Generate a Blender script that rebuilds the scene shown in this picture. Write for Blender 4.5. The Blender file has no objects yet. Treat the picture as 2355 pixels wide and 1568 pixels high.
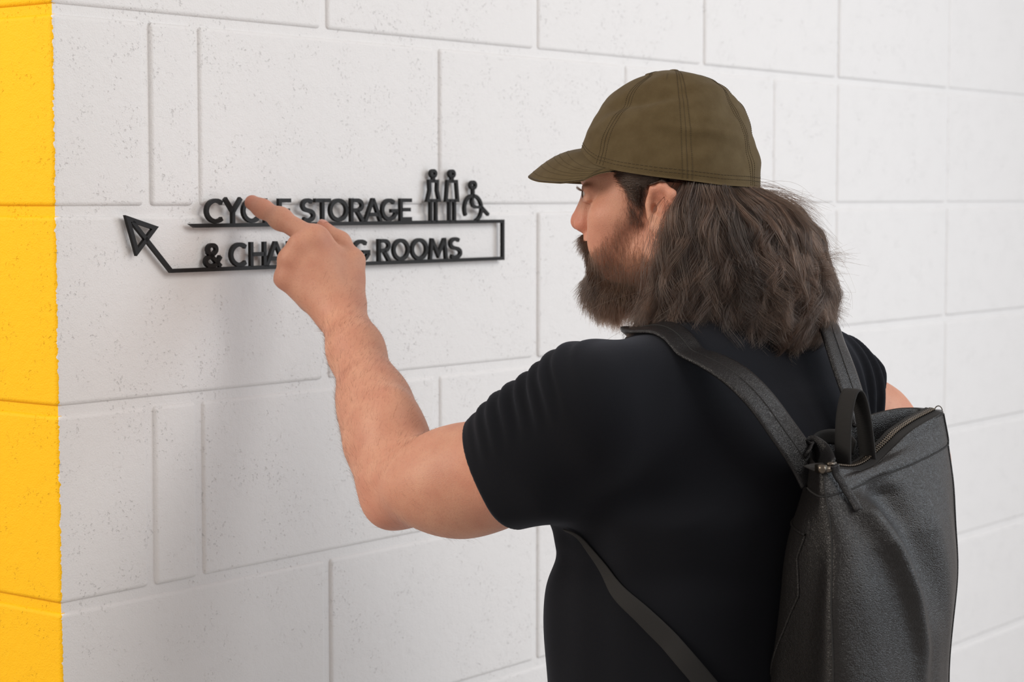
import bpy, bmesh, math, random
import numpy as np
from mathutils import Vector, Matrix

S = bpy.context.scene
COL = S.collection
rng = np.random.default_rng(7)
random.seed(7)

# ------------------------------------------------------------------ camera
F_PX, PHI, CAM_Z = 4698.6, 0.070, 1.59
cam_d = bpy.data.cameras.new('camera')
cam = bpy.data.objects.new('camera', cam_d)
COL.objects.link(cam)
cam.location = (0, 0, CAM_Z)
cam.rotation_euler = (math.pi / 2 - PHI, 0, 0)
cam_d.sensor_width = 36.0
cam_d.lens = 36.0 * F_PX / 2355.0
cam_d.clip_start = 0.05
cam_d.dof.use_dof = True
cam_d.dof.focus_distance = 2.22
cam_d.dof.aperture_fstop = 8.0
S.camera = cam

# ------------------------------------------------------------------ light
world = bpy.data.worlds.new('world')
S.world = world
world.use_nodes = True
bg = world.node_tree.nodes['Background']
bg.inputs['Color'].default_value = (1.0, 0.905, 0.855, 1)
bg.inputs['Strength'].default_value = 0.46


def area_light(name, loc, target, sx, sy, watts, color):
    d = bpy.data.lights.new(name, 'AREA')
    d.shape = 'RECTANGLE'
    d.size, d.size_y = sx, sy
    d.energy = watts
    d.color = color
    o = bpy.data.objects.new(name, d)
    COL.objects.link(o)
    o.location = loc
    o.rotation_euler = (Vector(target) - Vector(loc)).to_track_quat('-Z', 'Y').to_euler()
    return o


# lights: a ceiling luminaire behind and to the right of the camera, an added cool fill
# on the right, an added warm fill at the left
area_light('ceiling_lamp_key', (2.3, 0.9, 3.0), (0.2, 2.5, 0.9), 1.6, 1.6, 35, (1.0, 0.975, 0.95))
area_light('cool_side_fill', (3.0, 2.6, 1.9), (0.7, 3.0, 1.2), 1.4, 1.9, 26, (0.80, 0.90, 1.0))  # added to even out the white wall; no real source seen there
area_light('yellow_wall_fill', (-2.5, 1.2, 2.8), (-0.5, 2.3, 1.2), 0.8, 1.2, 46, (1.0, 0.90, 0.79))  # added to brighten the yellow return face; no lamp seen there

S.view_settings.view_transform = 'Standard'
S.view_settings.look = 'None'
S.view_settings.gamma = 1.0
S.view_settings.use_curve_mapping = False
S.view_settings.exposure = 0.28

# ------------------------------------------------------------------ measuring helpers (survey of the place)
FW = np.array([0, math.cos(PHI), -math.sin(PHI)])
DN = np.array([0, -math.sin(PHI), -math.cos(PHI)])
CAM = np.array([0, 0, CAM_Z])


def at(u, v, Y):
    """the point at depth Y metres that was measured at (u, v) in the photograph"""
    r = FW + np.array([1.0, 0, 0]) * ((u - 1177.5) / F_PX) + DN * ((v - 784) / F_PX)
    return CAM + r * (Y / r[1])


# wall frame: D runs along the wall, N out of it, W0 is the plumb line of the first full joint
YAW = 0.911586
WD = np.array([math.cos(YAW), math.sin(YAW), 0])
WN = np.array([math.sin(YAW), -math.cos(YAW), 0])
W0 = np.array([-0.377626, 2.460104, 0])


def wp(s, z, off=0.0):
    return W0 + WD * s + WN * off + np.array([0, 0, z])


# ------------------------------------------------------------------ object helpers
def link(name, me, mat=None, parent=None, smooth=False):
    o = bpy.data.objects.new(name, me)
    COL.objects.link(o)
    if mat is not None and len(me.materials) == 0:
        me.materials.append(mat)
    if smooth:
        me.polygons.foreach_set('use_smooth', [True] * len(me.polygons))
    if parent is not None:
        o.parent = parent
        o.matrix_parent_inverse = parent.matrix_world.inverted()
    return o


def np_mesh(name, V, Fc):
    """mesh from vertex array and an array of quads / triangles"""
    me = bpy.data.meshes.new(name)
    V = np.asarray(V, np.float32)
    Fc = np.asarray(Fc, np.int32)
    k = Fc.shape[1]
    me.vertices.add(len(V))
    me.vertices.foreach_set('co', V.ravel())
    me.loops.add(Fc.size)
    me.loops.foreach_set('vertex_index', Fc.ravel())
    me.polygons.add(len(Fc))
    me.polygons.foreach_set('loop_start', np.arange(0, Fc.size, k, dtype=np.int32))
    me.polygons.foreach_set('loop_total', np.full(len(Fc), k, np.int32))
    me.update(calc_edges=True)
    me.validate()
    return me


def bm_mesh(name, bm):
    bmesh.ops.recalc_face_normals(bm, faces=bm.faces)
    me = bpy.data.meshes.new(name)
    bm.to_mesh(me)
    bm.free()
    return me


def empty(name, loc):
    o = bpy.data.objects.new(name, None)
    COL.objects.link(o)
    o.location = [float(c) for c in loc]
    o.empty_display_size = 0.05
    bpy.context.view_layer.update()
    return o


def tag(o, label, cat, group=None):
    o['label'] = label
    o['category'] = cat
    if group:
        o['group'] = group
    return o


def catmull(P, n):
    """n points along a smooth curve through P (rows)"""
    P = np.asarray(P, float)
    Q = np.vstack([2 * P[0] - P[1], P, 2 * P[-1] - P[-2]])
    t = np.linspace(0, len(P) - 1 - 1e-9, n)
    i = t.astype(int)
    f = (t - i)[:, None]
    a, b, c, d = Q[i], Q[i + 1], Q[i + 2], Q[i + 3]
    return 0.5 * (2 * b + (c - a) * f + (2 * a - 5 * b + 4 * c - d) * f ** 2 + (3 * b - a - 3 * c + d) * f ** 3)


def grid_faces(nu, nv, close_u=False, close_v=False):
    """quads of a grid of nu x nv points (index = i*nv+j)"""
    I = np.arange(nu if close_u else nu - 1)
    J = np.arange(nv if close_v else nv - 1)
    i, j = np.meshgrid(I, J, indexing='ij')
    i, j = i.ravel(), j.ravel()
    i2, j2 = (i + 1) % nu, (j + 1) % nv
    return np.stack([i * nv + j, i2 * nv + j, i2 * nv + j2, i * nv + j2], 1)


def unit(v):
    v = np.asarray(v, float)
    return v / (np.linalg.norm(v, axis=-1, keepdims=True) + 1e-12)


def tube(path, rad, sides=8, cap=True):
    """verts, faces of a round tube along path"""
    path = np.asarray(path, float)
    n = len(path)
    rad = np.broadcast_to(np.asarray(rad, float), (n,))
    T = unit(np.gradient(path, axis=0))
    up = np.array([0, 0, 1.0]) if abs(T[0][2]) < 0.9 else np.array([1.0, 0, 0])
    A = np.zeros_like(path)
    a = unit(np.cross(T[0], up))
    for k in range(n):
        a = unit(a - T[k] * (a @ T[k]))
        A[k] = a
    B = np.cross(T, A)
    th = np.linspace(0, 2 * math.pi, sides, endpoint=False)
    V = path[:, None] + rad[:, None, None] * (A[:, None] * np.cos(th)[None, :, None] + B[:, None] * np.sin(th)[None, :, None])
    V = V.reshape(-1, 3)
    Fc = grid_faces(n, sides, False, True)
    return V, Fc


def sweep(path, wdir, width, thick, mat_n=7):
    """closed ribbon with rounded edges: path points, width directions; the normal is T x W"""
    path = np.asarray(path, float)
    n = len(path)
    T = unit(np.gradient(path, axis=0))
    Wd = np.asarray(wdir, float)
    Wd = unit(Wd - T * (Wd * T).sum(1, keepdims=True))
    Nn = np.cross(T, Wd)
    w = np.broadcast_to(np.asarray(width, float), (n,)) / 2
    h = thick / 2
    prof = []
    for a in np.linspace(-1, 1, mat_n):
        prof.append((a, 1.0 - 0.55 * abs(a) ** 6))
    for a in np.linspace(1, -1, mat_n):
        prof.append((a, -(1.0 - 0.55 * abs(a) ** 6)))
    prof = np.array(prof)
    V = path[:, None] + Wd[:, None] * (prof[None, :, 0, None] * w[:, None, None]) + Nn[:, None] * (prof[None, :, 1, None] * h)
    m = len(prof)
    Fc = grid_faces(n, m, False, True)
    V = V.reshape(-1, 3)
    # close the ends
    caps = []
    for e in (0, n - 1):
        for k in range(mat_n - 1):
            q = [e * m + k, e * m + k + 1, e * m + (m - 2 - k), e * m + (m - 1 - k)]
            caps.append(q if e == 0 else q[::-1])
    return V, np.vstack([Fc, np.array(caps)])


def merge(parts):
    V, Fc, o = [], [], 0
    for v, f in parts:
        V.append(v)
        Fc.append(f + o)
        o += len(v)
    return np.vstack(V), np.vstack(Fc)


# ------------------------------------------------------------------ materials
def new_mat(name):
    m = bpy.data.materials.new(name)
    m.use_nodes = True
    nt = m.node_tree
    b = nt.nodes['Principled BSDF']
    return m, nt, b


def nd(nt, typ, **kw):
    n = nt.nodes.new(typ)
    for k, v in kw.items():
        if k.startswith('in_'):
            n.inputs[k[3:].replace('_', ' ')].default_value = v
        else:
            setattr(n, k, v)
    return n


def math_node(nt, op, a, b=None, clamp=False):
    n = nt.nodes.new('ShaderNodeMath')
    n.operation = op
    n.use_clamp = clamp
    for i, x in enumerate((a, b)):
        if x is None:
            continue
        if isinstance(x, (int, float)):
            n.inputs[i].default_value = x
        else:
            nt.links.new(x, n.inputs[i])
    return n.outputs[0]


def map_range(nt, v, a, b, c=0.0, d=1.0):
    n = nt.nodes.new('ShaderNodeMapRange')
    n.inputs['From Min'].default_value = a
    n.inputs['From Max'].default_value = b
    n.inputs['To Min'].default_value = c
    n.inputs['To Max'].default_value = d
    nt.links.new(v, n.inputs['Value'])
    return n.outputs[0]


def mixc(nt, fac, a, b):
    n = nt.nodes.new('ShaderNodeMix')
    n.data_type = 'RGBA'
    for sock, x in ((n.inputs['Factor'], fac), (n.inputs[6], a), (n.inputs[7], b)):
        if isinstance(x, (int, float)):
            sock.default_value = x
        elif isinstance(x, tuple):
            sock.default_value = x if len(x) == 4 else (*x, 1)
        else:
            nt.links.new(x, sock)
    return n.outputs[2]


def noise(nt, vec, scale, detail=2.0, rough=0.5):
    n = nd(nt, 'ShaderNodeTexNoise')
    n.inputs['Scale'].default_value = scale
    n.inputs['Detail'].default_value = detail
    n.inputs['Roughness'].default_value = rough
    if vec is not None:
        nt.links.new(vec, n.inputs['Vector'])
    return n.outputs['Fac']


def bump(nt, b, height, strength=0.5, dist=0.001, prev=None):
    n = nd(nt, 'ShaderNodeBump')
    n.inputs['Strength'].default_value = strength
    n.inputs['Distance'].default_value = dist
    nt.links.new(height, n.inputs['Height'])
    if prev is not None:
        nt.links.new(prev, n.inputs['Normal'])
    nt.links.new(n.outputs['Normal'], b.inputs['Normal'])
    return n.outputs['Normal']


WHITE = (0.80, 0.795, 0.79)
YELLOW = (1.0, 0.545, 0.003)


def block_paint(name, mode):
    """masonry paint over rough blockwork: white, yellow, or both meeting at the wall's corner"""
    m, nt, b = new_mat(name)
    geo = nd(nt, 'ShaderNodeNewGeometry')
    P = geo.outputs['Position']
    if mode == 'white':
        b.inputs['Base Color'].default_value = (*WHITE, 1)
    elif mode == 'yellow':
        b.inputs['Base Color'].default_value = (*YELLOW, 1)
    else:
        sub = nd(nt, 'ShaderNodeVectorMath', operation='SUBTRACT')
        nt.links.new(P, sub.inputs[0])
        sub.inputs[1].default_value = tuple(W0)
        dot = nd(nt, 'ShaderNodeVectorMath', operation='DOT_PRODUCT')
        nt.links.new(sub.outputs[0], dot.inputs[0])
        dot.inputs[1].default_value = tuple(WD)
        nz = noise(nt, P, 110, 3.0, 0.6)
        edge = math_node(nt, 'ADD', dot.outputs['Value'], math_node(nt, 'MULTIPLY', math_node(nt, 'SUBTRACT', nz, 0.5), 0.0075))
        dn = nd(nt, 'ShaderNodeVectorMath', operation='DOT_PRODUCT')
        nt.links.new(geo.outputs['True Normal'], dn.inputs[0])
        dn.inputs[1].default_value = tuple(WN)
        fac = math_node(nt, 'MULTIPLY', math_node(nt, 'GREATER_THAN', edge, CORNER + 0.0025), math_node(nt, 'SUBTRACT', 1.0, math_node(nt, 'MULTIPLY', math_node(nt, 'LESS_THAN', dot.outputs['Value'], CORNER + 0.0085), math_node(nt, 'LESS_THAN', dn.outputs['Value'], 0.35))))
        nt.links.new(mixc(nt, fac, YELLOW, WHITE), b.inputs['Base Color'])
    b.inputs['Roughness'].default_value = 0.62
    b.inputs['Specular IOR Level'].default_value = 0.3
    grain = noise(nt, P, 560, 2.0, 0.6)
    lump = noise(nt, P, 80, 3.0, 0.55)
    pits = map_range(nt, noise(nt, P, 230, 2.5, 0.6), 0.61, 0.72)
    patch = map_range(nt, noise(nt, P, 26, 1.0), 0.44, 0.60)
    h = math_node(nt, 'ADD', math_node(nt, 'MULTIPLY', grain, 0.42), math_node(nt, 'MULTIPLY', lump, 0.62))
    h = math_node(nt, 'SUBTRACT', h, math_node(nt, 'MULTIPLY', math_node(nt, 'MULTIPLY', pits, patch), 0.58))
    bump(nt, b, h, 0.78, 0.0022)
    return m


# ------------------------------------------------------------------ the wall: painted blocks in mortar
CORNER = -0.2182
M_WHITE = block_paint('white masonry paint', 'white')
M_YELLOW = block_paint('yellow masonry paint', 'yellow')
M_BOTH = block_paint('white and yellow masonry paint', 'both')
COURSE, JOINT, REC = 0.225, 0.0110, 0.0042
_blocks = {}


def block_mesh(l, h, d):
    key = (round(l, 3), round(h, 3), round(d, 3))
    if key not in _blocks:
        bm = bmesh.new()
        bmesh.ops.create_cube(bm, size=1.0)
        bmesh.ops.scale(bm, vec=(l, d, h), verts=bm.verts)
        bmesh.ops.translate(bm, vec=(l / 2, d / 2, h / 2), verts=bm.verts)
        bmesh.ops.bevel(bm, geom=list(bm.edges), offset=0.0055, segments=3, profile=0.5, affect='EDGES')
        me = bm_mesh('block', bm)
        nrm = np.zeros((len(me.vertices), 3))
        for p in me.polygons:           # big faces stay flat, the arrises round off softly
            for vi in p.vertices:
                nrm[vi] += np.array(p.normal) * p.area
        me.polygons.foreach_set('use_smooth', [True] * len(me.polygons))
        me.normals_split_custom_set_from_vertices(unit(nrm).tolist())
        _blocks[key] = me
    return _blocks[key]


def slab(name, corner_pts, mat):
    """a box from 4 plan points (counter-clockwise) and z0, z1"""
    pts, z0, z1 = corner_pts
    bm = bmesh.new()
    lo = [bm.verts.new((p[0], p[1], z0)) for p in pts]
    hi = [bm.verts.new((p[0], p[1], z1)) for p in pts]
    bm.faces.new(lo)
    bm.faces.new(hi)
    n = len(pts)
    for i in range(n):
        bm.faces.new((lo[i], lo[(i + 1) % n], hi[(i + 1) % n], hi[i]))
    o = link(name, bm_mesh(name, bm), mat)
    o['kind'] = 'structure'
    return o


WALL_H, WALL_END, THICK, LEFT_LEN = 2.7, 4.275, 0.215, 2.0
ANG = math.atan2(WD[1], WD[0])


def plan(s, t):
    """plan point: s along the white wall, t into it"""
    q = W0 + WD * s - WN * t
    return (q[0], q[1])


wall_back = slab('wall_back', ([plan(CORNER + REC, REC), plan(WALL_END, REC), plan(WALL_END, THICK - .01), plan(CORNER + THICK - .01, THICK - .01), plan(CORNER + REC, THICK - .01)], 0, WALL_H), M_BOTH)
wall_left = slab('wall_left', ([plan(CORNER + REC, THICK - .01), plan(CORNER + THICK - .01, THICK - .01), plan(CORNER + THICK - .01, LEFT_LEN), plan(CORNER + REC, LEFT_LEN)], 0, WALL_H), M_YELLOW)


def put_block(parent, s, t, z, l, h, d, mat, along_left=False):
    """a block whose lower outer corner is at (s, t, z): l along the wall, d into it"""
    me = block_mesh(l, h, d)
    o = bpy.data.objects.new('block', me)
    COL.objects.link(o)
    if len(me.materials) == 0:
        me.materials.append(mat)
    o.material_slots[0].link = 'OBJECT'
    o.material_slots[0].material = mat
    x, y = plan(s, t)
    if along_left:
        o.matrix_world = Matrix.Translation((x, y, z)) @ Matrix.Rotation(ANG + math.pi / 2, 4, 'Z')
    else:
        o.matrix_world = Matrix.Translation((x, y, z)) @ Matrix.Rotation(ANG, 4, 'Z')
    o.parent = parent
    return o


wob = random.Random(3)
for c in range(12):
    z = c * COURSE + JOINT / 2
    h = COURSE - JOINT
    row_a = (c % 2 == 1)           # course 7 (1.575 m) is laid with the half bond
    if row_a:
        js = [CORNER, -0.0785, 0.0] + [0.45 * k for k in range(1, 4)] + [1.575]
    else:
        js = [CORNER, 0.225, 0.675, 1.125, 1.575]
    js += [1.575 + 0.45 * k for k in range(1, 7)]
    for i in range(len(js) - 1):
        a = js[i] + (JOINT / 2 if i else 0)
        b = js[i + 1] - JOINT / 2
        out = wob.uniform(-0.0009, 0.0009)
        if i == 0:
            put_block(wall_back, a, 0, z, round(b - a, 4), h, THICK if not row_a else 0.44, M_BOTH)
        else:
            put_block(wall_back, a, out, z, round(b - a, 4), h, 0.1, M_WHITE)
    t = (0.44 if row_a else THICK) + JOINT
    while t < LEFT_LEN - 0.1:
        L = min(0.44, LEFT_LEN - t)
        o = put_block(wall_left, CORNER + 0.1, t, z, round(L, 4), h, 0.1, M_YELLOW, True)
        t += L + JOINT

# floor of the corridor
m, nt, b = new_mat('grey painted concrete floor')
geo = nd(nt, 'ShaderNodeNewGeometry')
nt.links.new(mixc(nt, noise(nt, geo.outputs['Position'], 3, 4), (0.46, 0.45, 0.44), (0.55, 0.54, 0.53)), b.inputs['Base Color'])
b.inputs['Roughness'].default_value = 0.45
floor = slab('floor', ([(-4, -4), (6, -4), (6, 7), (-4, 7)], -0.1, 0.0), m)

# ------------------------------------------------------------------ the sign: flat-cut black letters standing on one continuous line
m_sign, nt, b = new_mat('satin black sign')
geo = nd(nt, 'ShaderNodeNewGeometry')
b.inputs['Base Color'].default_value = (0.0085, 0.0080, 0.0078, 1)
b.inputs['Roughness'].default_value = 0.48
b.inputs['Specular IOR Level'].default_value = 0.25
bump(nt, b, noise(nt, geo.outputs['Position'], 900, 2), 0.25, 0.0003)
SIGN_BACK, SIGN_FRONT = 0.0058, 0.0105
sign = empty('wayfinding_sign', wp(0.225, 1.5, 0.0))
tag(sign, 'black cut-out arrow sign reading CYCLE STORAGE & CHANGING ROOMS on white wall', 'sign')


def sp(q, off):
    """a point of the sign, set out along the wall"""
    return wp(q[0] + 0.0053 + 0.0035 * (q[0] + 0.13), q[1], off)


def stroke_solid(bm, pts, w, closed=False, ends=None):
    """one prism: a polyline of width w with mitred corners, extruded off the wall"""
    P = [np.array(p, float) for p in pts]
    n = len(P)
    L, R = [], []
    for i in range(n):
        if closed:
            a, b_ = P[i - 1], P[(i + 1) % n]
        else:
            a, b_ = P[max(i - 1, 0)], P[min(i + 1, n - 1)]
        d0 = P[i] - a
        d1 = b_ - P[i]
        if np.linalg.norm(d0) < 1e-9:
            d0 = d1
        if np.linalg.norm(d1) < 1e-9:
            d1 = d0
        d0, d1 = d0 / np.linalg.norm(d0), d1 / np.linalg.norm(d1)
        n0, n1 = np.array([-d0[1], d0[0]]), np.array([-d1[1], d1[0]])
        mm = n0 + n1
        mm = mm / np.linalg.norm(mm)
        k = min(1 / max(mm @ n0, 0.35), 2.6)
        L.append(P[i] + mm * k * w / 2)
        R.append(P[i] - mm * k * w / 2)
    if ends:
        if 0 in ends:
            L[0], R[0] = map(np.array, ends[0])
        if 1 in ends:
            L[-1], R[-1] = map(np.array, ends[1])
    vf = [[bm.verts.new(sp(q, SIGN_FRONT)) for q in L], [bm.verts.new(sp(q, SIGN_FRONT)) for q in R]]
    vb = [[bm.verts.new(sp(q, SIGN_BACK)) for q in L], [bm.verts.new(sp(q, SIGN_BACK)) for q in R]]
    rngs = range(n if closed else n - 1)
    for i in rngs:
        j = (i + 1) % n
        bm.faces.new((vf[0][i], vf[0][j], vf[1][j], vf[1][i]))
        bm.faces.new((vb[0][j], vb[0][i], vb[1][i], vb[1][j]))
        bm.faces.new((vf[0][i], vb[0][i], vb[0][j], vf[0][j]))
        bm.faces.new((vf[1][j], vb[1][j], vb[1][i], vf[1][i]))
    if not closed:
        bm.faces.new((vf[0][0], vf[1][0], vb[1][0], vb[0][0]))
        bm.faces.new((vf[0][-1], vb[0][-1], vb[1][-1], vf[1][-1]))


def arc(cx, cy, rx, ry, a0, a1, n=18):
    return [(cx + rx * math.cos(math.radians(a)), cy + ry * math.sin(math.radians(a))) for a in np.linspace(a0, a1, n)]


def glyph(ch):
    """strokes of a geometric capital, height 1, width about as drawn: list of (points, closed)"""
    q = 0.09     # half stroke
    t, bt = 1 - q, q
    if ch == 'C':
        return [(arc(.50, .5, .41, .41, 48, 312), 0)], 0.86
    if ch == 'G':
        return [(arc(.50, .5, .41, .41, 48, 360 - 12), 0), ([(.58, .45), (.905, .45), (.905, .30)], 0)], 1.0
    if ch == 'O':
        return [(arc(.5, .5, .41, .41, 0, 345, 24), 1)], 1.0
    if ch == 'Y':
        return [([(.07, 1), (.42, .46)], 0), ([(.77, 1), (.42, .46), (.42, 0)], 0)], 0.84
    if ch == 'L':
        return [([(q, 1), (q, bt), (.56, bt)], 0)], 0.6
    if ch == 'E':
        return [([(.62, t), (q, t), (q, bt), (.62, bt)], 0), ([(q, .5), (.56, .5)], 0)], 0.66
    if ch == 'F':
        return [([(.62, t), (q, t), (q, 0)], 0), ([(q, .5), (.56, .5)], 0)], 0.66
    if ch == 'S':
        return [(arc(.33, .71, .235, .205, 40, 255, 14) + arc(.33, .285, .265, .205, 78, -140, 16), 0)], 0.66
    if ch == 'T':
        return [([(0, t), (.68, t)], 0), ([(.34, t), (.34, 0)], 0)], 0.68
    if ch == 'R':
        return [([(q, 0), (q, 1)], 0), ([(q, t), (.36, t)] + arc(.36, .70, .225, .21, 84, -84, 12) + [(.36, .49), (q, .49)], 0), ([(.33, .49), (.62, 0)], 0)], 0.70
    if ch == 'A':
        return [([(.06, 0), (.45, .97)], 0), ([(.84, 0), (.45, .97)], 0), ([(.20, .30), (.70, .30)], 0)], 0.90
    if ch == 'H':
        return [([(q, 0), (q, 1)], 0), ([(.69, 0), (.69, 1)], 0), ([(q, .5), (.69, .5)], 0)], 0.78
    if ch == 'N':
        return [([(q, 0), (q, 1)], 0), ([(.72, 0), (.72, 1)], 0), ([(q, .95), (.72, .05)], 0)], 0.81
    if ch == 'I':
        return [([(q, 0), (q, 1)], 0)], 0.18
    if ch == 'M':
        return [([(.07, 0), (.17, .97)], 0), ([(.17, .93), (.50, .22), (.83, .93)], 0), ([(.93, 0), (.83, .97)], 0)], 1.0
    if ch == '&':
        return [([(.72, .06), (.20, .62)] + arc(.36, .745, .18, .165, 205, -40, 14) + [(.44, .58), (.20, .42)] + arc(.33, .27, .245, .19, 130, 330, 14) + [(.72, .46)], 0)], 0.76


CAP_H = 0.0305


def letter(ch, s0, s1, z):
    strokes, w = glyph(ch)
    bm = bmesh.new()
    sx = (s1 - s0) / w
    for pts, closed in strokes:
        stroke_solid(bm, [(s0 + x * sx, z + y * CAP_H) for x, y in pts], 0.0050, bool(closed))
    o = link('letter', bm_mesh('letter', bm), m_sign, sign)
    return o


Z1, Z2 = 1.5588, 1.5052
for ch, a, b_ in [('C', -.0030, .0285), ('Y', .0280, .0600), ('C', .0585, .0895), ('L', .0965, .1165), ('E', .1215, .1455), ('S', .1625, .1885), ('T', .1880, .2172), ('O', .2140, .2512),
                  ('R', .2535, .2828), ('A', .2815, .3170), ('G', .3147, .3488), ('E', .3514, .3780)]:
    letter(ch, a, b_, Z1)
for ch, a, b_ in [('&', -.0052, .0240), ('C', .0372, .0676), ('H', .0712, .1009), ('A', .0985, .1350), ('N', .1370, .1680), ('G', .1710, .2045), ('I', .2080, .2140), ('N', .2190, .2530),
                  ('G', .2580, .2930), ('R', .3072, .3350), ('O', .3372, .3726), ('O', .3748, .4108), ('M', .4125, .4525), ('S', .4548, .4835)]:
    letter(ch, a, b_, Z2)

# the line: top rail, right return, bottom rail, arrow shaft
bm = bmesh.new()
BT = 0.0048
stroke_solid(bm, [(-0.0245, 1.5566), (0.5757, 1.5566), (0.5757, 1.5038), (-0.0582, 1.5038), (-0.1175, 1.5625)], BT,
             ends={0: ((-0.0290, 1.5590), (-0.0200, 1.5542))})
link('line_rail', bm_mesh('line_rail', bm), m_sign, sign)
bm = bmesh.new()
stroke_solid(bm, [(-0.1245, 1.5662), (-0.0828, 1.5548), (-0.1110, 1.5272)], 0.0052, True)
link('arrowhead', bm_mesh('arrowhead', bm), m_sign, sign)


def standing_icon(cx, skirt):
    bm = bmesh.new()
    stroke_solid(bm, arc(cx, 1.6228, .0052, .0040, 0, 345, 16), 0.0042, True)
    if skirt:
        body = [(cx - .0085, 1.6125), (cx + .0085, 1.6125), (cx + .0078, 1.600), (cx + .0125, 1.5862), (cx + .004, 1.5862), (cx - .004, 1.5862), (cx - .0125, 1.5862), (cx - .0078, 1.600)]
    else:
        body = [(cx - .0095, 1.6125), (cx + .0095, 1.6125), (cx + .0125, 1.5862), (cx - .0125, 1.5862)]
    stroke_solid(bm, body, 0.0044, True)
    for e in (-1, 1):
        stroke_solid(bm, [(cx + e * .0055, 1.587), (cx + e * .0055, 1.5568)], 0.0046)
    stroke_solid(bm, [(cx, 1.6190), (cx, 1.6125)], 0.0055)
    link('standing_figure', bm_mesh('standing_figure', bm), m_sign, sign)


standing_icon(0.4225, True)
standing_icon(0.4622, False)
bm = bmesh.new()
stroke_solid(bm, arc(.5085, 1.6075, .0056, .0044, 0, 345, 16), 0.0044, True)
stroke_solid(bm, [(.5085, 1.6035), (.5085, 1.5930)], 0.0046)
stroke_solid(bm, [(.5085, 1.5930), (.5055, 1.5845), (.5085, 1.5790), (.5145, 1.5768), (.5275, 1.5768), (.5430, 1.5660)], 0.0042)
stroke_solid(bm, arc(.5085, 1.5750, .0190, .0180, 212, -72, 26), 0.0044)
link('wheelchair_figure', bm_mesh('wheelchair_figure', bm), m_sign, sign)

# ------------------------------------------------------------------ implicit surfaces for organic shapes
class Field:
    """a smooth union of tapered limbs, ellipsoids and lofts, evaluated with numpy"""

    def __init__(self):
        self.items = []
        self.lo = np.full(3, 1e9)
        self.hi = np.full(3, -1e9)

    def _box(self, pts, r):
        for p in pts:
            self.lo = np.minimum(self.lo, np.asarray(p) - r)
            self.hi = np.maximum(self.hi, np.asarray(p) + r)

    def cone(self, a, b, ra, rb, k=0.012, n=None, s=1.0, sub=False):
        a, b = np.asarray(a, np.float32), np.asarray(b, np.float32)
        self.items.append(('c', a, b, ra, rb, k, None if n is None else unit(n).astype(np.float32), s, sub))
        if not sub:
            self._box([a, b], max(ra, rb) * max(1, s))
        return self

    def chain(self, pts, rads, k=0.012, n=None, s=1.0):
        for i in range(len(pts) - 1):
            self.cone(pts[i], pts[i + 1], rads[i], rads[i + 1], k, n, s)
        return self

    def ell(self, c, r, M=None, k=0.012, sub=False):
        c, r = np.asarray(c, np.float32), np.asarray(r, np.float32)
        self.items.append(('e', c, r, np.asarray(np.eye(3) if M is None else M, np.float32), k, sub))
        if not sub:
            self._box([c], r.max())
        return self

    def loft(self, fn, lo, hi, k=0.02):
        self.items.append(('f', fn, k))
        self._box([lo, hi], 0)
        return self

    def __call__(self, p):
        p = np.asarray(p, np.float32)
        d = np.full(len(p), 9.0, np.float32)
        first = True
        for it in self.items:
            if it[0] == 'c':
                _, a, b, ra, rb, k, n, s, sub = it
                ba = b - a
                q = p - a
                t = np.clip(q @ ba / (ba @ ba + 1e-12), 0, 1)
                q = q - t[:, None] * ba
                if n is not None and s != 1.0:
                    q = q + (q @ n)[:, None] * n * (1 / s - 1)
                e = np.sqrt((q * q).sum(1)) - (ra + (rb - ra) * t)
                if s < 1:
                    e = e * (0.5 + 0.5 * s)
            elif it[0] == 'e':
                _, c, r, M, k, sub = it
                q = (p - c) @ M.T
                k0 = np.sqrt(((q / r) ** 2).sum(1)) + 1e-9
                k1 = np.sqrt(((q / (r * r)) ** 2).sum(1)) + 1e-9
                e = k0 * (k0 - 1) / k1
            else:
                _, fn, k = it
                sub = False
                e = fn(p)
            if first:
                d = e
                first = False
            elif sub:
                h = np.clip(0.5 - 0.5 * (d + e) / k, 0, 1)
                d = d * (1 - h) - e * h + k * h * (1 - h)
            else:
                h = np.clip(0.5 + 0.5 * (e - d) / k, 0, 1)
                d = e * (1 - h) + d * h - k * h * (1 - h)
        return d


def joined(fields, k=0.018, pad=0.06):
    """smooth union of fields, each evaluated only near its own box"""
    def fn(p):
        d = np.full(len(p), 0.3)
        for f in fields:
            m = np.all((p > f.lo - pad) & (p < f.hi + pad), axis=1)
            if m.any():
                e = f(p[m])
                dm = d[m]
                h = np.clip(0.5 + 0.5 * (e - dm) / k, 0, 1)
                d[m] = e * (1 - h) + dm * h - k * h * (1 - h)
        return d
    lo = np.min([f.lo for f in fields], 0)
    hi = np.max([f.hi for f in fields], 0)
    return fn, lo, hi


def grad(fn, p, e=0.0007):
    g = np.zeros_like(p)
    for i in range(3):
        d = np.zeros(3)
        d[i] = e
        g[:, i] = fn(p + d) - fn(p - d)
    return g / (2 * e)


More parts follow.
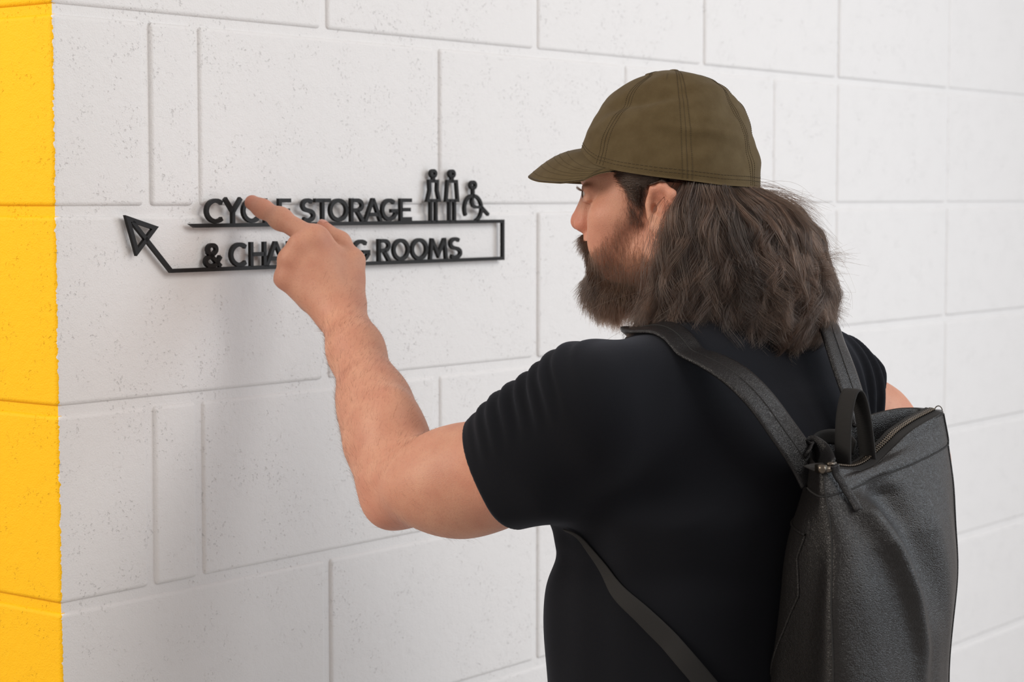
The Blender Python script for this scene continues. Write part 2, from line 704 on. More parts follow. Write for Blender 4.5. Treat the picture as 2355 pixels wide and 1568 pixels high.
def surface_net(fn, lo, hi, h, B=6, slack=1.35, newton=1):
    """mesh the zero set of fn on a sparse grid of cells of size h: (verts, quads)"""
    lo = np.asarray(lo, float) - 3 * h
    hi = np.asarray(hi, float) + 3 * h
    nb = np.ceil((hi - lo) / (h * B)).astype(int)
    g = np.stack(np.meshgrid(*[np.arange(n) for n in nb], indexing='ij'), -1).reshape(-1, 3)
    keep = []
    for c in range(0, len(g), 200000):
        ctr = lo + (g[c:c + 200000] + 0.5) * (h * B)
        keep.append(np.abs(fn(ctr)) < 0.87 * h * B * slack)
    g = g[np.concatenate(keep)]
    N = nb * B + 1
    r = np.arange(B + 1)
    off = np.stack(np.meshgrid(r, r, r, indexing='ij'), -1).reshape(-1, 3)
    corners = np.array([[0, 0, 0], [1, 0, 0], [0, 1, 0], [1, 1, 0], [0, 0, 1], [1, 0, 1], [0, 1, 1], [1, 1, 1]])
    edges = [(0, 1), (2, 3), (4, 5), (6, 7), (0, 2), (1, 3), (4, 6), (5, 7), (0, 4), (1, 5), (2, 6), (3, 7)]
    keys, verts, c0s = [], [], []
    for c in range(0, len(g), 600):
        gb = g[c:c + 600]
        idx = gb[:, None] * B + off[None]
        val = fn((lo + idx.reshape(-1, 3) * h)).reshape(-1, B + 1, B + 1, B + 1)
        cv = np.stack([val[:, a:a + B, b:b + B, d:d + B] for a, b, d in corners], -1)
        neg = cv < 0
        act = neg.any(-1) & ~neg.all(-1)
        bi, ii, jj, kk = np.nonzero(act)
        if len(bi) == 0:
            continue
        v = cv[bi, ii, jj, kk]
        acc = np.zeros((len(v), 3))
        cnt = np.zeros(len(v))
        for a, b in edges:
            x = (v[:, a] < 0) != (v[:, b] < 0)
            t = np.where(x, v[:, a] / np.where(x, v[:, a] - v[:, b], 1), 0)
            acc += np.where(x[:, None], corners[a] + t[:, None] * (corners[b] - corners[a]), 0)
            cnt += x
        cell = gb[bi] * B + np.stack([ii, jj, kk], 1)
        keys.append((cell[:, 0] * N[1] + cell[:, 1]) * N[2] + cell[:, 2])
        verts.append(lo + (cell + acc / cnt[:, None]) * h)
        c0s.append(np.stack([v[:, 0] < 0, v[:, 1] < 0, v[:, 2] < 0, v[:, 4] < 0], 1))
    keys = np.concatenate(keys)
    verts = np.concatenate(verts)
    c0 = np.concatenate(c0s)
    o = np.argsort(keys)
    keys, verts, c0 = keys[o], verts[o], c0[o]
    st = np.array([N[1] * N[2], N[2], 1])
    quads = []
    for ax in range(3):
        ch = c0[:, 0] != c0[:, 1 + ax]
        a, b = [(1, 2), (2, 0), (0, 1)][ax]
        k = keys[ch]
        ids = []
        ok = np.ones(len(k), bool)
        for da, db in ((0, 0), (1, 0), (1, 1), (0, 1)):
            kk = k - da * st[a] - db * st[b]
            i = np.clip(np.searchsorted(keys, kk), 0, len(keys) - 1)
            ok &= keys[i] == kk
            ids.append(i)
        q = np.stack(ids, 1)
        fl = c0[ch][:, 0]
        q[~fl] = q[~fl][:, ::-1]
        quads.append(q[ok])
    quads = np.concatenate(quads)
    for _ in range(newton):
        for c in range(0, len(verts), 200000):
            p = verts[c:c + 200000]
            gr = grad(fn, p)
            d = fn(p)
            verts[c:c + 200000] = p - gr * (np.clip(d, -h, h) / np.maximum((gr ** 2).sum(1), 0.05))[:, None] * 0.9
    return verts, quads


def vnoise(p, scale, seed=0):
    """cheap smooth pseudo-noise (sum of rotated sines), about -1..1"""
    r = np.random.default_rng(seed)
    out = np.zeros(len(p))
    for i in range(5):
        w = unit(r.normal(size=3)) * scale * r.uniform(0.6, 1.5)
        out += np.sin(p @ w + r.uniform(0, 6.28))
    return out / 2.6


def float_attr(me, name, vals):
    a = me.attributes.new(name, 'FLOAT', 'POINT')
    a.data.foreach_set('value', np.asarray(vals, np.float32))


def strands(name, pts, r0, r1, mat, parent):
    """hair: pts (n, k, 3), tapering from r0 to r1"""
    n, k, _ = pts.shape
    c = bpy.data.hair_curves.new(name)
    c.add_curves([k] * n)
    c.position_data.foreach_set('vector', np.ascontiguousarray(pts, np.float32).ravel())
    a = c.attributes.get('radius') or c.attributes.new('radius', 'FLOAT', 'POINT')
    t = np.linspace(0, 1, k)
    rr = np.broadcast_to(r0 + (r1 - r0) * t ** 1.5, (n, k)) if np.isscalar(r0) else r0[:, None] * (1 - 0.75 * t[None] ** 1.5)
    a.data.foreach_set('value', np.ascontiguousarray(rr, np.float32).ravel())
    c.materials.append(mat)
    o = bpy.data.objects.new(name, c)
    COL.objects.link(o)
    if parent is not None:
        o.parent = parent
        o.matrix_parent_inverse = parent.matrix_world.inverted()
    return o


def sample_surface(V, Q, mask_v, n, r=rng):
    """n random points (and normals) on the quads whose corners satisfy mask_v"""
    q = Q[mask_v[Q].all(1)]
    a, b, c, d = V[q[:, 0]], V[q[:, 1]], V[q[:, 2]], V[q[:, 3]]
    nn = np.cross(c - a, d - b)
    ar = np.linalg.norm(nn, axis=1)
    i = r.choice(len(q), n, p=ar / ar.sum())
    u, w = r.random((2, n, 1))
    p = (a[i] * (1 - u) + b[i] * u) * (1 - w) + (d[i] * (1 - u) + c[i] * u) * w
    return p, unit(nn[i])


# ------------------------------------------------------------------ person
TC = np.array([0.237, 2.21, 0.0])                    # axis of the trunk
TF = np.array([-0.676, 0.737, 0.0])                  # the way the chest faces (towards the wall)
TR = np.array([0.737, 0.676, 0.0])                   # towards his right
person = empty('person', (TC[0], TC[1], 0.0))
tag(person, 'bearded long-haired man in black T-shirt pointing at the sign', 'person')

# head frame: forward, left (the side we see), up; millimetres
HO = np.array([0.179, 2.25, 1.587])
TH = math.radians(15)
HF = np.array([-math.cos(TH), math.sin(TH), 0.0])
HL = np.array([-math.sin(TH), -math.cos(TH), 0.0])
HU = np.array([0, 0, 1.0])
HM = np.stack([HF, HL, HU])                          # rows


def hd(f, l, u):
    return HO + (HF * f + HL * l + HU * u) * 0.001


def head_local(p):
    return (p - HO) @ HM.T * 1000.0


mm = 0.001
head = Field()
head.ell(hd(3, 0, 50), np.array([86, 71, 79]) * mm, HM)
head.ell(hd(44, 0, -18), np.array([50, 57, 76]) * mm, HM, k=0.022)
for s in (-1, 1):
    head.cone(hd(14, 50 * s, -58), hd(74, 16 * s, -97), 0.017, 0.016, 0.022)       # jaw
    head.ell(hd(62, 43 * s, -18), np.array([24, 18, 17]) * mm, HM, k=0.020)         # cheekbone
    head.ell(hd(66, 36 * s, -48), np.array([22, 17, 24]) * mm, HM, k=0.020)         # cheek
    head.cone(hd(86, 30 * s, 25), hd(95, 8 * s, 23), 0.009, 0.009, 0.010)           # brow
head.ell(hd(77, 0, -96), np.array([17, 21, 17]) * mm, HM, k=0.016)                  # chin
head.ell(hd(86, 0, 45), np.array([10, 40, 28]) * mm, HM, k=0.016)
for s in (-1, 1):
    head.ell(hd(100, 30 * s, 8), np.array([15, 15, 11]) * mm, HM, k=0.009, sub=True)  # eye socket
    head.ell(hd(84, 31 * s, 9), np.array([13.2, 13.2, 13.0]) * mm, HM, k=0.004)       # lids round the eye
    head.cone(hd(96, 22 * s, 14), hd(89, 43 * s, 13), 0.0042, 0.0040, 0.004)          # upper lid fold
    head.cone(hd(96, 22 * s, 1), hd(88, 42 * s, 2), 0.0034, 0.0034, 0.004)            # lower lid
    head.ell(hd(99, 34 * s, 7.4), np.array([8, 11, 2.5]) * mm, HM, k=0.002, sub=True)
head.cone(hd(91.5, 0, 16), hd(106.5, 0, -19), 0.0075, 0.0090, 0.007)                     # nose ridge
head.ell(hd(107.5, 0, -24.5), np.array([9.5, 9.2, 8.6]) * mm, HM, k=0.006)
for s in (-1, 1):
    head.cone(hd(96, 8 * s, 4), hd(99, 13 * s, -25), 0.007, 0.0075, 0.007)
    head.ell(hd(101, 12.5 * s, -27), np.array([10, 6.5, 7.5]) * mm, HM, k=0.004)      # nostril wing
    head.ell(hd(103, 7.5 * s, -34), np.array([5, 3.2, 4.2]) * mm, HM, k=0.002, sub=True)
head.ell(hd(93, 0, -47), np.array([9, 24, 13]) * mm, HM, k=0.010)                    # upper lip
head.ell(hd(96, 0, -56), np.array([7, 19, 4.2]) * mm, HM, k=0.004)
head.ell(hd(94, 0, -64), np.array([7, 17, 4.8]) * mm, HM, k=0.004)
for s in (-1, 1):                                                                    # ears
    ear = [(14, 69, 2), (9, 74, 12), (-1, 78, 15), (-11, 79, 7), (-12, 78, -8), (-6, 75, -23), (4, 71, -34), (11, 69, -29)]
    head.chain([hd(f, l * s, u) for f, l, u in ear], [.0042, .0044, .0046, .0046, .0042, .0042, .0052, .0046], 0.004)
    head.cone(hd(-1, 70 * s, 8), hd(2, 69 * s, -26), 0.0075, 0.0065, 0.006)
    head.cone(hd(-4, 75 * s, -3), hd(0, 74 * s, -21), 0.0036, 0.0036, 0.004)
    head.cone(hd(15, 68 * s, -5), hd(13, 68 * s, -18), 0.0046, 0.0042, 0.005)            # tragus
    head.ell(hd(4, 79 * s, -7), np.array([7.0, 10, 10.5]) * mm, HM, k=0.003, sub=True)
    head.ell(hd(9, 71 * s, -9), np.array([3.6, 7, 5.2]) * mm, HM, k=0.002, sub=True)
neck_base = TC + TF * 0.035 + np.array([0, 0, 1.425])
head.cone(hd(-18, 0, -25), neck_base, 0.054, 0.062, 0.030)
head.cone(hd(8, 22, -70), neck_base + TF * 0.03, 0.028, 0.030, 0.03)
head.cone(hd(8, -22, -70), neck_base + TF * 0.03, 0.028, 0.030, 0.03)

# left arm, raised to the sign
LS = at(1362, 950, 2.065)
LE = at(925, 1106, 2.22)
LW = at(786, 722, 2.415)
l_mid = at(862, 930, 2.30)
arm_l = Field()
arm_l.chain([LS, at(1200, 1056, 2.105), at(1060, 1098, 2.155), LE], [.054, .0520, .0490, .0425], 0.03)
arm_l.chain([LE, at(886, 1012, 2.262), l_mid, at(818, 805, 2.362)], [.0415, .0405, .0365, .0295], 0.03)
hand_n = unit(np.cross(at(650, 640, 2.42) - LW, at(722, 548, 2.43) - LW))
if hand_n[1] > 0:
    hand_n = -hand_n
arm_l.cone(at(818, 805, 2.362), LW, .0300, .0272, 0.02, hand_n, 0.82)
arm_l.cone(at(893, 1165, 2.205), at(905, 1130, 2.21), .0175, .026, 0.03)               # point of the elbow
arm_l.ell(at(903, 1005, 2.25), np.array([.024, .026, .050]), k=0.03)                    # brachioradialis
arm_l.ell(at(1060, 1128, 2.15), np.array([.075, .036, .034]), k=0.05)                    # triceps

MCP = [at(724, 551, 2.442), at(690, 568, 2.434), at(667, 600, 2.432), at(657, 641, 2.432)]
palm_c = at(735, 640, 2.442)
mr = [.0125, .0128, .0122, .0112]
wr = [at(800, 712, 2.42), at(788, 718, 2.415), at(776, 722, 2.415), at(764, 724, 2.417)]
for a, b_, r_ in zip(wr, MCP, mr):
    arm_l.cone(a, b_, 0.0185, r_, 0.013)
arm_l.ell(palm_c - hand_n * 0.006, np.array([.036, .018, .045]), k=0.02)
# index finger, stretched to the sign
IDX = [MCP[0], at(645, 503, 2.466), at(604, 480, 2.480), at(580, 466, 2.488)]
arm_l.chain(IDX, [.0135, .0116, .0106, .0093], 0.008)
arm_l.ell(IDX[1], np.array([.0124, .0124, .0120]), k=0.008)
# middle, ring and little finger folded away under the hand
CURL = []
for i, m_ in enumerate(MCP[1:]):
    L1, L2, L3 = [(.046, .028, .018), (.043, .027, .018), (.034, .021, .016)][i]
    d1 = unit([-0.16 - 0.05 * i, 0.97, 0.06 - 0.06 * i])
    d2 = unit([0.62, 0.28, -0.60])
    d3 = unit([0.42, -0.85, -0.30])
    p1 = m_ + d1 * L1
    p2 = p1 + d2 * L2
    p3 = p2 + d3 * L3
    rr = [.0122, .0102, .0092, .0082] if i < 2 else [.0108, .0088, .0080, .0072]
    arm_l.chain([m_, p1, p2, p3], rr, 0.004)
    arm_l.ell(m_ + np.array([0, -.002, .002]), np.array([.0130, .0125, .0130]) * (1 if i < 2 else .92), k=0.010)
    CURL.append((m_, p1, p2, p3))
arm_l.ell(MCP[0] + np.array([0, -.003, 0]), np.array([.0140, .0125, .0140]), k=0.012)
# thumb, lying along the far side
THB = [at(806, 690, 2.43), at(812, 600, 2.455), at(782, 556, 2.475), at(742, 521, 2.490)]
arm_l.chain(THB, [.0185, .0128, .0110, .0082], 0.010)
arm_l.cone(at(800, 640, 2.445), MCP[0], .013, .011, 0.016)

# right arm, hanging with the elbow bent behind the bag
RS = at(1884, 893, 2.335)
RE = at(2092, 1062, 2.415)
RW = RE + np.array([-0.07, 0.14, -0.19])
arm_r = Field()
arm_r.chain([RS, at(2000, 980, 2.375), RE], [.050, .0490, .045], 0.02)
arm_r.chain([RE, RE * 0.6 + RW * 0.4, RW], [.042, .040, .027], 0.02)
hdir = unit(RW - RE)
hside = unit(np.cross(hdir, [0, 0, 1.0]))
hup = np.cross(hside, hdir)
for i, (sp, ln) in enumerate([(.027, .085), (.009, .092), (-.009, .086), (-.026, .070)]):
    a = RW + hdir * 0.01 + hup * sp * 0.5
    b_ = RW + hdir * 0.09 + hup * sp
    arm_r.cone(a, b_, .0165, .0118, 0.012)
    p1 = b_ + unit(hdir - hside * 0.5) * ln * .48
    p2 = p1 + unit(hdir * 0.5 - hside) * ln * .30
    p3 = p2 + unit(-hdir * 0.2 - hside) * ln * .22
    arm_r.chain([b_, p1, p2, p3], [.0115, .0100, .0090, .0078], 0.004)
t0 = RW + hdir * 0.02 + hup * 0.02
t1 = t0 + unit(hdir * .6 + hup * .55 - hside * .35) * .045
t2 = t1 + unit(hdir * .9 + hup * .1 - hside * .35) * .034
t3 = t2 + unit(hdir * .9 - hside * .5) * .022
arm_r.chain([t0, t1, t2, t3], [.017, .0125, .011, .0085], 0.008)

# trunk
TZ = np.array([0.80, 0.88, 0.95, 1.05, 1.15, 1.25, 1.32, 1.37, 1.405, 1.435, 1.465])
TA = np.array([.185, .188, .190, .192, .190, .186, .176, .158, .128, .090, .066])
TB = np.array([.120, .134, .142, .145, .149, .138, .124, .106, .086, .070, .058])
TO = np.array([.008, .010, .012, .014, .019, .008, .002, .004, .012, .022, .032])


def loft_fn(zs, A, B, O, grow=0.0, bottom=None, C=TC, Rv=TR, Fv=TF, nexp=2.3):
    def fn(p):
        z = p[:, 2]
        zz = np.clip(z, zs[0], zs[-1])
        a = np.interp(zz, zs, A) + grow
        b_ = np.interp(zz, zs, B) + grow
        o_ = np.interp(zz, zs, O)
        q = p - C
        x = q @ Rv
        y = q @ Fv - o_
        k0 = (np.abs(x / a) ** nexp + np.abs(y / b_) ** nexp) ** (1 / nexp)
        e = (k0 - 1) * np.minimum(a, b_) * 0.92
        cap = np.maximum(zs[0] - z, z - zs[-1])
        return np.maximum(e, cap)
    return fn


zf = np.linspace(TZ[0], TZ[-1], 60)


def smooth_tab(T):
    y = catmull(np.stack([TZ, T], 1), 400)
    return np.interp(zf, y[:, 0], y[:, 1])


SA, SB, SO = smooth_tab(TA), smooth_tab(TB), smooth_tab(TO)
trunk = Field()
trunk.loft((lambda f_: (lambda p: np.maximum(f_(p), 1.12 - p[:, 2])))(loft_fn(zf, SA, SB, SO)), TC + np.array([-.26, -.26, 1.12]), TC + np.array([.26, .26, 1.47]))
trunk.cone(TC + TR * 0.06 + [0, 0, 1.41], RS, .042, .046, 0.05)
trunk.cone(TC - TR * 0.06 + [0, 0, 1.41], LS, .042, .046, 0.05)

body_fn, blo, bhi = joined([trunk, arm_l, arm_r, head], k=0.020)
BV, BQ = surface_net(body_fn, blo, bhi, 0.0023)


def blob(V, pts, r):
    d = np.min([np.linalg.norm(V - p, axis=1) for p in pts], 0)
    return np.clip(1 - d / r, 0, 1) ** 1.3


m_skin, nt, b = new_mat('fair skin')
geo = nd(nt, 'ShaderNodeNewGeometry')
att = nd(nt, 'ShaderNodeAttribute', attribute_name='flush')
P_ = geo.outputs['Position']
base = mixc(nt, map_range(nt, noise(nt, P_, 38, 3.0), 0.35, 0.68), (0.585, 0.300, 0.198), (0.530, 0.245, 0.162))
base = mixc(nt, map_range(nt, noise(nt, P_, 420, 2.0), 0.50, 0.85, 0, 0.5), base, (0.43, 0.195, 0.130))
base = mixc(nt, att.outputs['Fac'], base, (0.56, 0.185, 0.130))
nt.links.new(base, b.inputs['Base Color'])
b.inputs['Roughness'].default_value = 0.52
b.inputs['Specular IOR Level'].default_value = 0.38
b.inputs['Subsurface Weight'].default_value = 0.12
b.inputs['Subsurface Radius'].default_value = (1.0, 0.35, 0.2)
b.inputs['Subsurface Scale'].default_value = 0.006
h1 = noise(nt, P_, 700, 2.0)
wv = nd(nt, 'ShaderNodeTexVoronoi', feature='DISTANCE_TO_EDGE')
wv.inputs['Scale'].default_value = 520
nt.links.new(P_, wv.inputs['Vector'])
hh = math_node(nt, 'ADD', h1, math_node(nt, 'MULTIPLY', wv.outputs['Distance'], 1.2))
bump(nt, b, hh, 0.35, 0.0006)

me = np_mesh('body', BV, BQ)
fl = np.zeros(len(BV))
fl = np.maximum(fl, 0.85 * blob(BV, [hd(108, 0, -20), hd(102, 12, -27)], 0.022))
fl = np.maximum(fl, 0.55 * blob(BV, [hd(0, 78, 8), hd(-10, 79, -6)], 0.022))
fl = np.maximum(fl, 0.30 * blob(BV, [hd(70, 48, -25), hd(60, 55, -40)], 0.035))
fl = np.maximum(fl, 0.60 * blob(BV, [IDX[3], IDX[2]], 0.026))
fl = np.maximum(fl, 0.45 * blob(BV, [MCP[0], MCP[1], MCP[2], MCP[3], THB[3]], 0.022))
fl = np.maximum(fl, 0.50 * blob(BV, [at(893, 1175, 2.19), at(1110, 1090, 2.11), at(1150, 1120, 2.10)], 0.055))
float_attr(me, 'flush', fl)
body = link('body', me, m_skin, person, smooth=True)

# eyes
m_eye, nt, b = new_mat('eye white')
b.inputs['Base Color'].default_value = (0.48, 0.41, 0.36, 1)
b.inputs['Roughness'].default_value = 0.12
m_iris, nt, b = new_mat('brown iris')
b.inputs['Base Color'].default_value = (0.05, 0.022, 0.010, 1)
b.inputs['Roughness'].default_value = 0.08
for s in (-1, 1):
    bm = bmesh.new()
    bmesh.ops.create_uvsphere(bm, u_segments=24, v_segments=16, radius=0.0122)
    o = link('eye', bm_mesh('eye', bm), m_eye, body, smooth=True)
    o.matrix_world = Matrix.Translation(hd(84.6, 31 * s, 8.2))
    bm = bmesh.new()
    bmesh.ops.create_uvsphere(bm, u_segments=20, v_segments=12, radius=0.0066)
    bmesh.ops.scale(bm, vec=(0.35, 1, 1), verts=bm.verts)
    o2 = link('iris', bm_mesh('iris', bm), m_iris, body, smooth=True)
    o2.matrix_world = Matrix.Translation(hd(84.6 + 11.2, 31 * s - 1.0, 7.6)) @ Matrix.Rotation(-TH, 4, 'Z')

# nails of the pointing hand
m_nail, nt, b = new_mat('fingernail')
b.inputs['Base Color'].default_value = (0.58, 0.27, 0.20, 1)
b.inputs['Roughness'].default_value = 0.25
for a, c, up in ((IDX[2], IDX[3], hand_n + np.array([.1, 0, .15])), (THB[2], THB[3], np.array([0.3, -0.2, 0.9]))):
    ax = unit(c - a)
    up = unit(up - ax * (up @ ax))
    sd = np.cross(ax, up)
    V = []
    for x in np.linspace(-0.2, 1, 8):
        for y in np.linspace(-1, 1, 9):
            w_ = 0.0058 * (1 - 0.25 * max(0, x) ** 4)
            ang = y * 1.0
            V.append(c + ax * (x * 0.0075 - 0.001) + sd * math.sin(ang) * w_ * 1.15 + up * (0.0086 * math.cos(ang * 0.8) + 0.0002 - 0.0022 * max(0, x) ** 2))
    V = np.array(V)
    V2 = V - up * 0.0012
    fa = grid_faces(8, 9)
    me = np_mesh('fingernail', np.vstack([V, V2]), np.vstack([fa, fa[:, ::-1] + len(V)]))
    link('fingernail', me, m_nail, body, smooth=True)

# ------------------------------------------------------------------ clothes
m_shirt, nt, b = new_mat('black cotton jersey')
geo = nd(nt, 'ShaderNodeNewGeometry')
P_ = geo.outputs['Position']
b.inputs['Base Color'].default_value = (0.0064, 0.0070, 0.0092, 1)
b.inputs['Roughness'].default_value = 0.92
b.inputs['Specular IOR Level'].default_value = 0.1
b.inputs['Sheen Weight'].default_value = 0.09
b.inputs['Sheen Roughness'].default_value = 0.45
b.inputs['Sheen Tint'].default_value = (0.75, 0.82, 1.0, 1)
bump(nt, b, noise(nt, P_, 1500, 2.0), 0.35, 0.0005)

shirt_l, shirt_r, shirt_t = Field(), Field(), Field()
sl_end = at(1136, 1083, 2.130)
shirt_l.chain([TC - TR * 0.08 + [0, 0, 1.375], LS, at(1240, 1034, 2.095), sl_end], [.066, .0620, .0625, .0630], 0.03)
sr_end = at(1968, 938, 2.368)
shirt_r.chain([TC + TR * 0.08 + [0, 0, 1.375], RS, sr_end], [.064, .058, .0585], 0.03)
shirt_t.loft(loft_fn(zf, SA, SB, SO, 0.010), TC + np.array([-.28, -.28, .84]), TC + np.array([.28, .28, 1.47]))
shirt_t.cone(TC + TR * 0.05 + [0, 0, 1.405], RS, .050, .054, 0.05)
shirt_t.cone(TC - TR * 0.05 + [0, 0, 1.405], LS, .050, .054, 0.05)
shirt_base, slo, shi = joined([shirt_t, shirt_l, shirt_r], k=0.030)
ax_l = unit(sl_end - LS)
up_l = unit(np.array([0, 0, 1.0]) - ax_l * ax_l[2])
ax_r = unit(sr_end - RS)
hem_l = unit(np.array([-0.80, 0.30, -0.42]))
arm_hole_l = Field().cone(at(1200, 1056, 2.105), LE, .0535, .0455, 0.01)
arm_hole_r = Field().cone(RS, RE, .0560, .0465, 0.01)


def smax(a, b_, k=0.005):
    h = np.clip(0.5 + 0.5 * (a - b_) / k, 0, 1)
    return b_ * (1 - h) + a * h + k * h * (1 - h)


ARMPIT = at(1318, 1150, 2.10)


def shirt_fn(p):
    d = shirt_base(p)
    # gathers along the raised sleeve, fading below and towards the hem
    q = p - LS
    t = q @ ax_l
    side = (q @ up_l)
    away = np.linalg.norm(q - t[:, None] * ax_l, axis=1)
    w = np.clip((0.088 - away) / 0.02, 0, 1) * np.clip((t + 0.045) / 0.04, 0, 1) * np.clip((0.125 - t) / 0.05, 0, 1) * np.clip((side + 0.005) / 0.06, 0, 1)
    d = d - w * 0.0036 * (0.7 + np.sin(t * 340 + 1.2 * np.sin(side * 60) + 10 * (q @ np.array([0.3, -0.7, 0]))))
    # folds radiating from both armpits and across the back
    b1 = p - ARMPIT
    r1 = np.linalg.norm(b1, axis=1)
    lat = b1 @ TR
    for a_, ph_, ln_ in ((0.42, 0.012, 0.13), (0.16, -0.012, 0.17), (-0.12, -0.030, 0.14), (-0.62, -0.030, 0.10)):
        e_ = b1[:, 2] - a_ * lat - ph_ + 0.010 * np.sin(lat * 28 + a_ * 9)
        d = d - 0.0030 * np.exp(-(e_ / 0.0075) ** 2) * np.clip((lat - 0.01) / 0.03, 0, 1) * np.clip((ln_ - r1) / 0.07, 0, 1)
    # slack of the shirt's side under the raised arm
    zz = p[:, 2]
    sd = np.clip(-(p - TC) @ TR / 0.15, 0, 1)
    d = d - sd * (0.007 * np.exp(-((zz - 1.262) / 0.022) ** 2) - 0.006 * np.exp(-((zz - 1.205) / 0.022) ** 2))
    b2 = p - RS
    t2 = b2 @ ax_r
    m2 = np.clip((0.15 - np.linalg.norm(b2, axis=1)) / 0.04, 0, 1) * np.clip((t2 + 0.03) / 0.03, 0, 1) * np.clip((0.115 - t2) / 0.03, 0, 1)
    d = d - m2 * 0.0030 * np.sin((b2 @ TR) * 210 + t2 * 70)
    d = d - 0.0022 * vnoise(p, 38, 4) - 0.0012 * vnoise(p * np.array([1, 1, .5]), 80, 9)
    # sleeve hems, waist hem, neckline
    nl = np.linalg.norm(p - sl_end, axis=1) < 0.115
    d = np.where(nl, smax(d, (p - sl_end) @ hem_l), d)
    nr = np.linalg.norm(p - sr_end, axis=1) < 0.115
    d = np.where(nr, smax(d, (p - sr_end) @ unit(ax_r + np.array([0.15, -0.2, 0.1]))), d)
    d = np.maximum(d, 0.87 - p[:, 2])
    nk = np.linalg.norm((p - (neck_base + TF * 0.012)) * np.array([1, 1, 0.75]), axis=1) - 0.078
    d = np.maximum(d, np.where(p[:, 2] > 1.36, -nk, -1))
    near_l = np.linalg.norm(p - sl_end, axis=1) < 0.075
    if near_l.any():
        inner = np.maximum(arm_hole_l(p[near_l]), -((p[near_l] - sl_end) @ hem_l) - 0.02)
        d[near_l] = smax(d[near_l], -inner, 0.003)
    near_r = np.linalg.norm(p - sr_end, axis=1) < 0.075
    if near_r.any():
        inner = np.maximum(arm_hole_r(p[near_r]), -((p[near_r] - sr_end) @ ax_r) - 0.02)
        d[near_r] = smax(d[near_r], -inner, 0.003)
    return d


SV, SQ = surface_net(shirt_fn, slo, shi, 0.0033, slack=1.5)
tshirt = link('t_shirt', np_mesh('t_shirt', SV, SQ), m_shirt, person, smooth=True)

# trousers and shoes (below the frame)
m_denim, nt, b = new_mat('dark denim')
geo = nd(nt, 'ShaderNodeNewGeometry')
b.inputs['Base Color'].default_value = (0.014, 0.018, 0.030, 1)
b.inputs['Roughness'].default_value = 0.85
bump(nt, b, noise(nt, geo.outputs['Position'], 900, 2), 0.4, 0.0006)
legs = Field()
legs.loft(loft_fn(np.array([.78, .86, .93, .96]), np.array([.185, .186, .188, .188]), np.array([.135, .142, .148, .148]), np.array([.0, .012, .022, .024])), TC + np.array([-.25, -.25, .78]), TC + np.array([.25, .25, .96]))
FEET = []
for s in (-1, 1):
    hip = TC + TR * 0.095 * s + np.array([0, 0, .83])
    knee = TC + TR * 0.115 * s + TF * 0.03 + np.array([0, 0, .47])
    ank = TC + TR * 0.125 * s - TF * 0.01 + np.array([0, 0, .075])
    legs.chain([hip, knee, ank], [.095, .066, .052], 0.03)
    FEET.append(ank)
lf, llo, lhi = joined([legs], k=0.01)
LV, LQ = surface_net(lambda p: np.maximum(lf(p) - 0.003 * vnoise(p, 30, 2), 0.035 - p[:, 2]), llo, lhi, 0.008)
link('trousers', np_mesh('trousers', LV, LQ), m_denim, person, smooth=True)
m_shoe, nt, b = new_mat('black shoe leather')
b.inputs['Base Color'].default_value = (0.015, 0.014, 0.014, 1)
b.inputs['Roughness'].default_value = 0.4
for a in FEET:
    sh = Field()
    g0 = np.array([a[0], a[1], 0.0])
    sh.chain([g0 - TF * .05 + [0, 0, .045], g0 + TF * .08 + [0, 0, .045], g0 + TF * .17 + [0, 0, .035]], [.038, .042, .036], 0.02)
    sh.cone(g0 + [0, 0, .09], g0 + TF * .02 + [0, 0, .05], .046, .04, 0.02)
    fv, fq = surface_net(lambda p: np.maximum(sh(p), 0.001 - p[:, 2]), sh.lo, sh.hi, 0.005)
    link('shoe', np_mesh('shoe', fv, fq), m_shoe, person, smooth=True)

# ------------------------------------------------------------------ cap
m_cap, nt, b = new_mat('olive cotton twill')
geo = nd(nt, 'ShaderNodeNewGeometry')
P_ = geo.outputs['Position']
nt.links.new(mixc(nt, map_range(nt, noise(nt, P_, 60, 4.0, 0.6), 0.3, 0.7), (0.076, 0.052, 0.021), (0.096, 0.069, 0.031)), b.inputs['Base Color'])
b.inputs['Roughness'].default_value = 0.82
b.inputs['Specular IOR Level'].default_value = 0.2
b.inputs['Sheen Weight'].default_value = 0.05
wv = nd(nt, 'ShaderNodeTexWave', wave_type='BANDS', bands_direction='DIAGONAL')
wv.inputs['Scale'].default_value = 330
wv.inputs['Distortion'].default_value = 1.5
nt.links.new(P_, wv.inputs['Vector'])
hh = math_node(nt, 'ADD', math_node(nt, 'MULTIPLY', wv.outputs['Fac'], 0.35), noise(nt, P_, 140, 3.0))
bump(nt, b, hh, 0.35, 0.0010)
m_thread, nt, b = new_mat('dark olive stitching')
b.inputs['Base Color'].default_value = (0.054, 0.037, 0.015, 1)
b.inputs['Roughness'].default_value = 0.9

cap = empty('baseball_cap', hd(0, 0, 15))
tag(cap, 'olive green cotton cap with curved peak worn by the man', 'cap')


def rim(al):
    """rim of the crown in head millimetres; al = 0 at the front, + towards the left side"""
    c, s = np.cos(al), np.sin(al)
    ff = np.where(c > 0, 104 * np.abs(c) ** 0.92, -97 * np.abs(c) ** 0.92)
    ll = 82.5 * np.sign(s) * np.abs(s) ** 0.92
    a = np.abs(((al + math.pi) % (2 * math.pi)) - math.pi)
    uu = np.interp(a, [0, .35, .75, 1.1, 1.6, 2.3, math.pi], [58, 54, 39, 32, 24, 16, 13])
    return ff, ll, uu


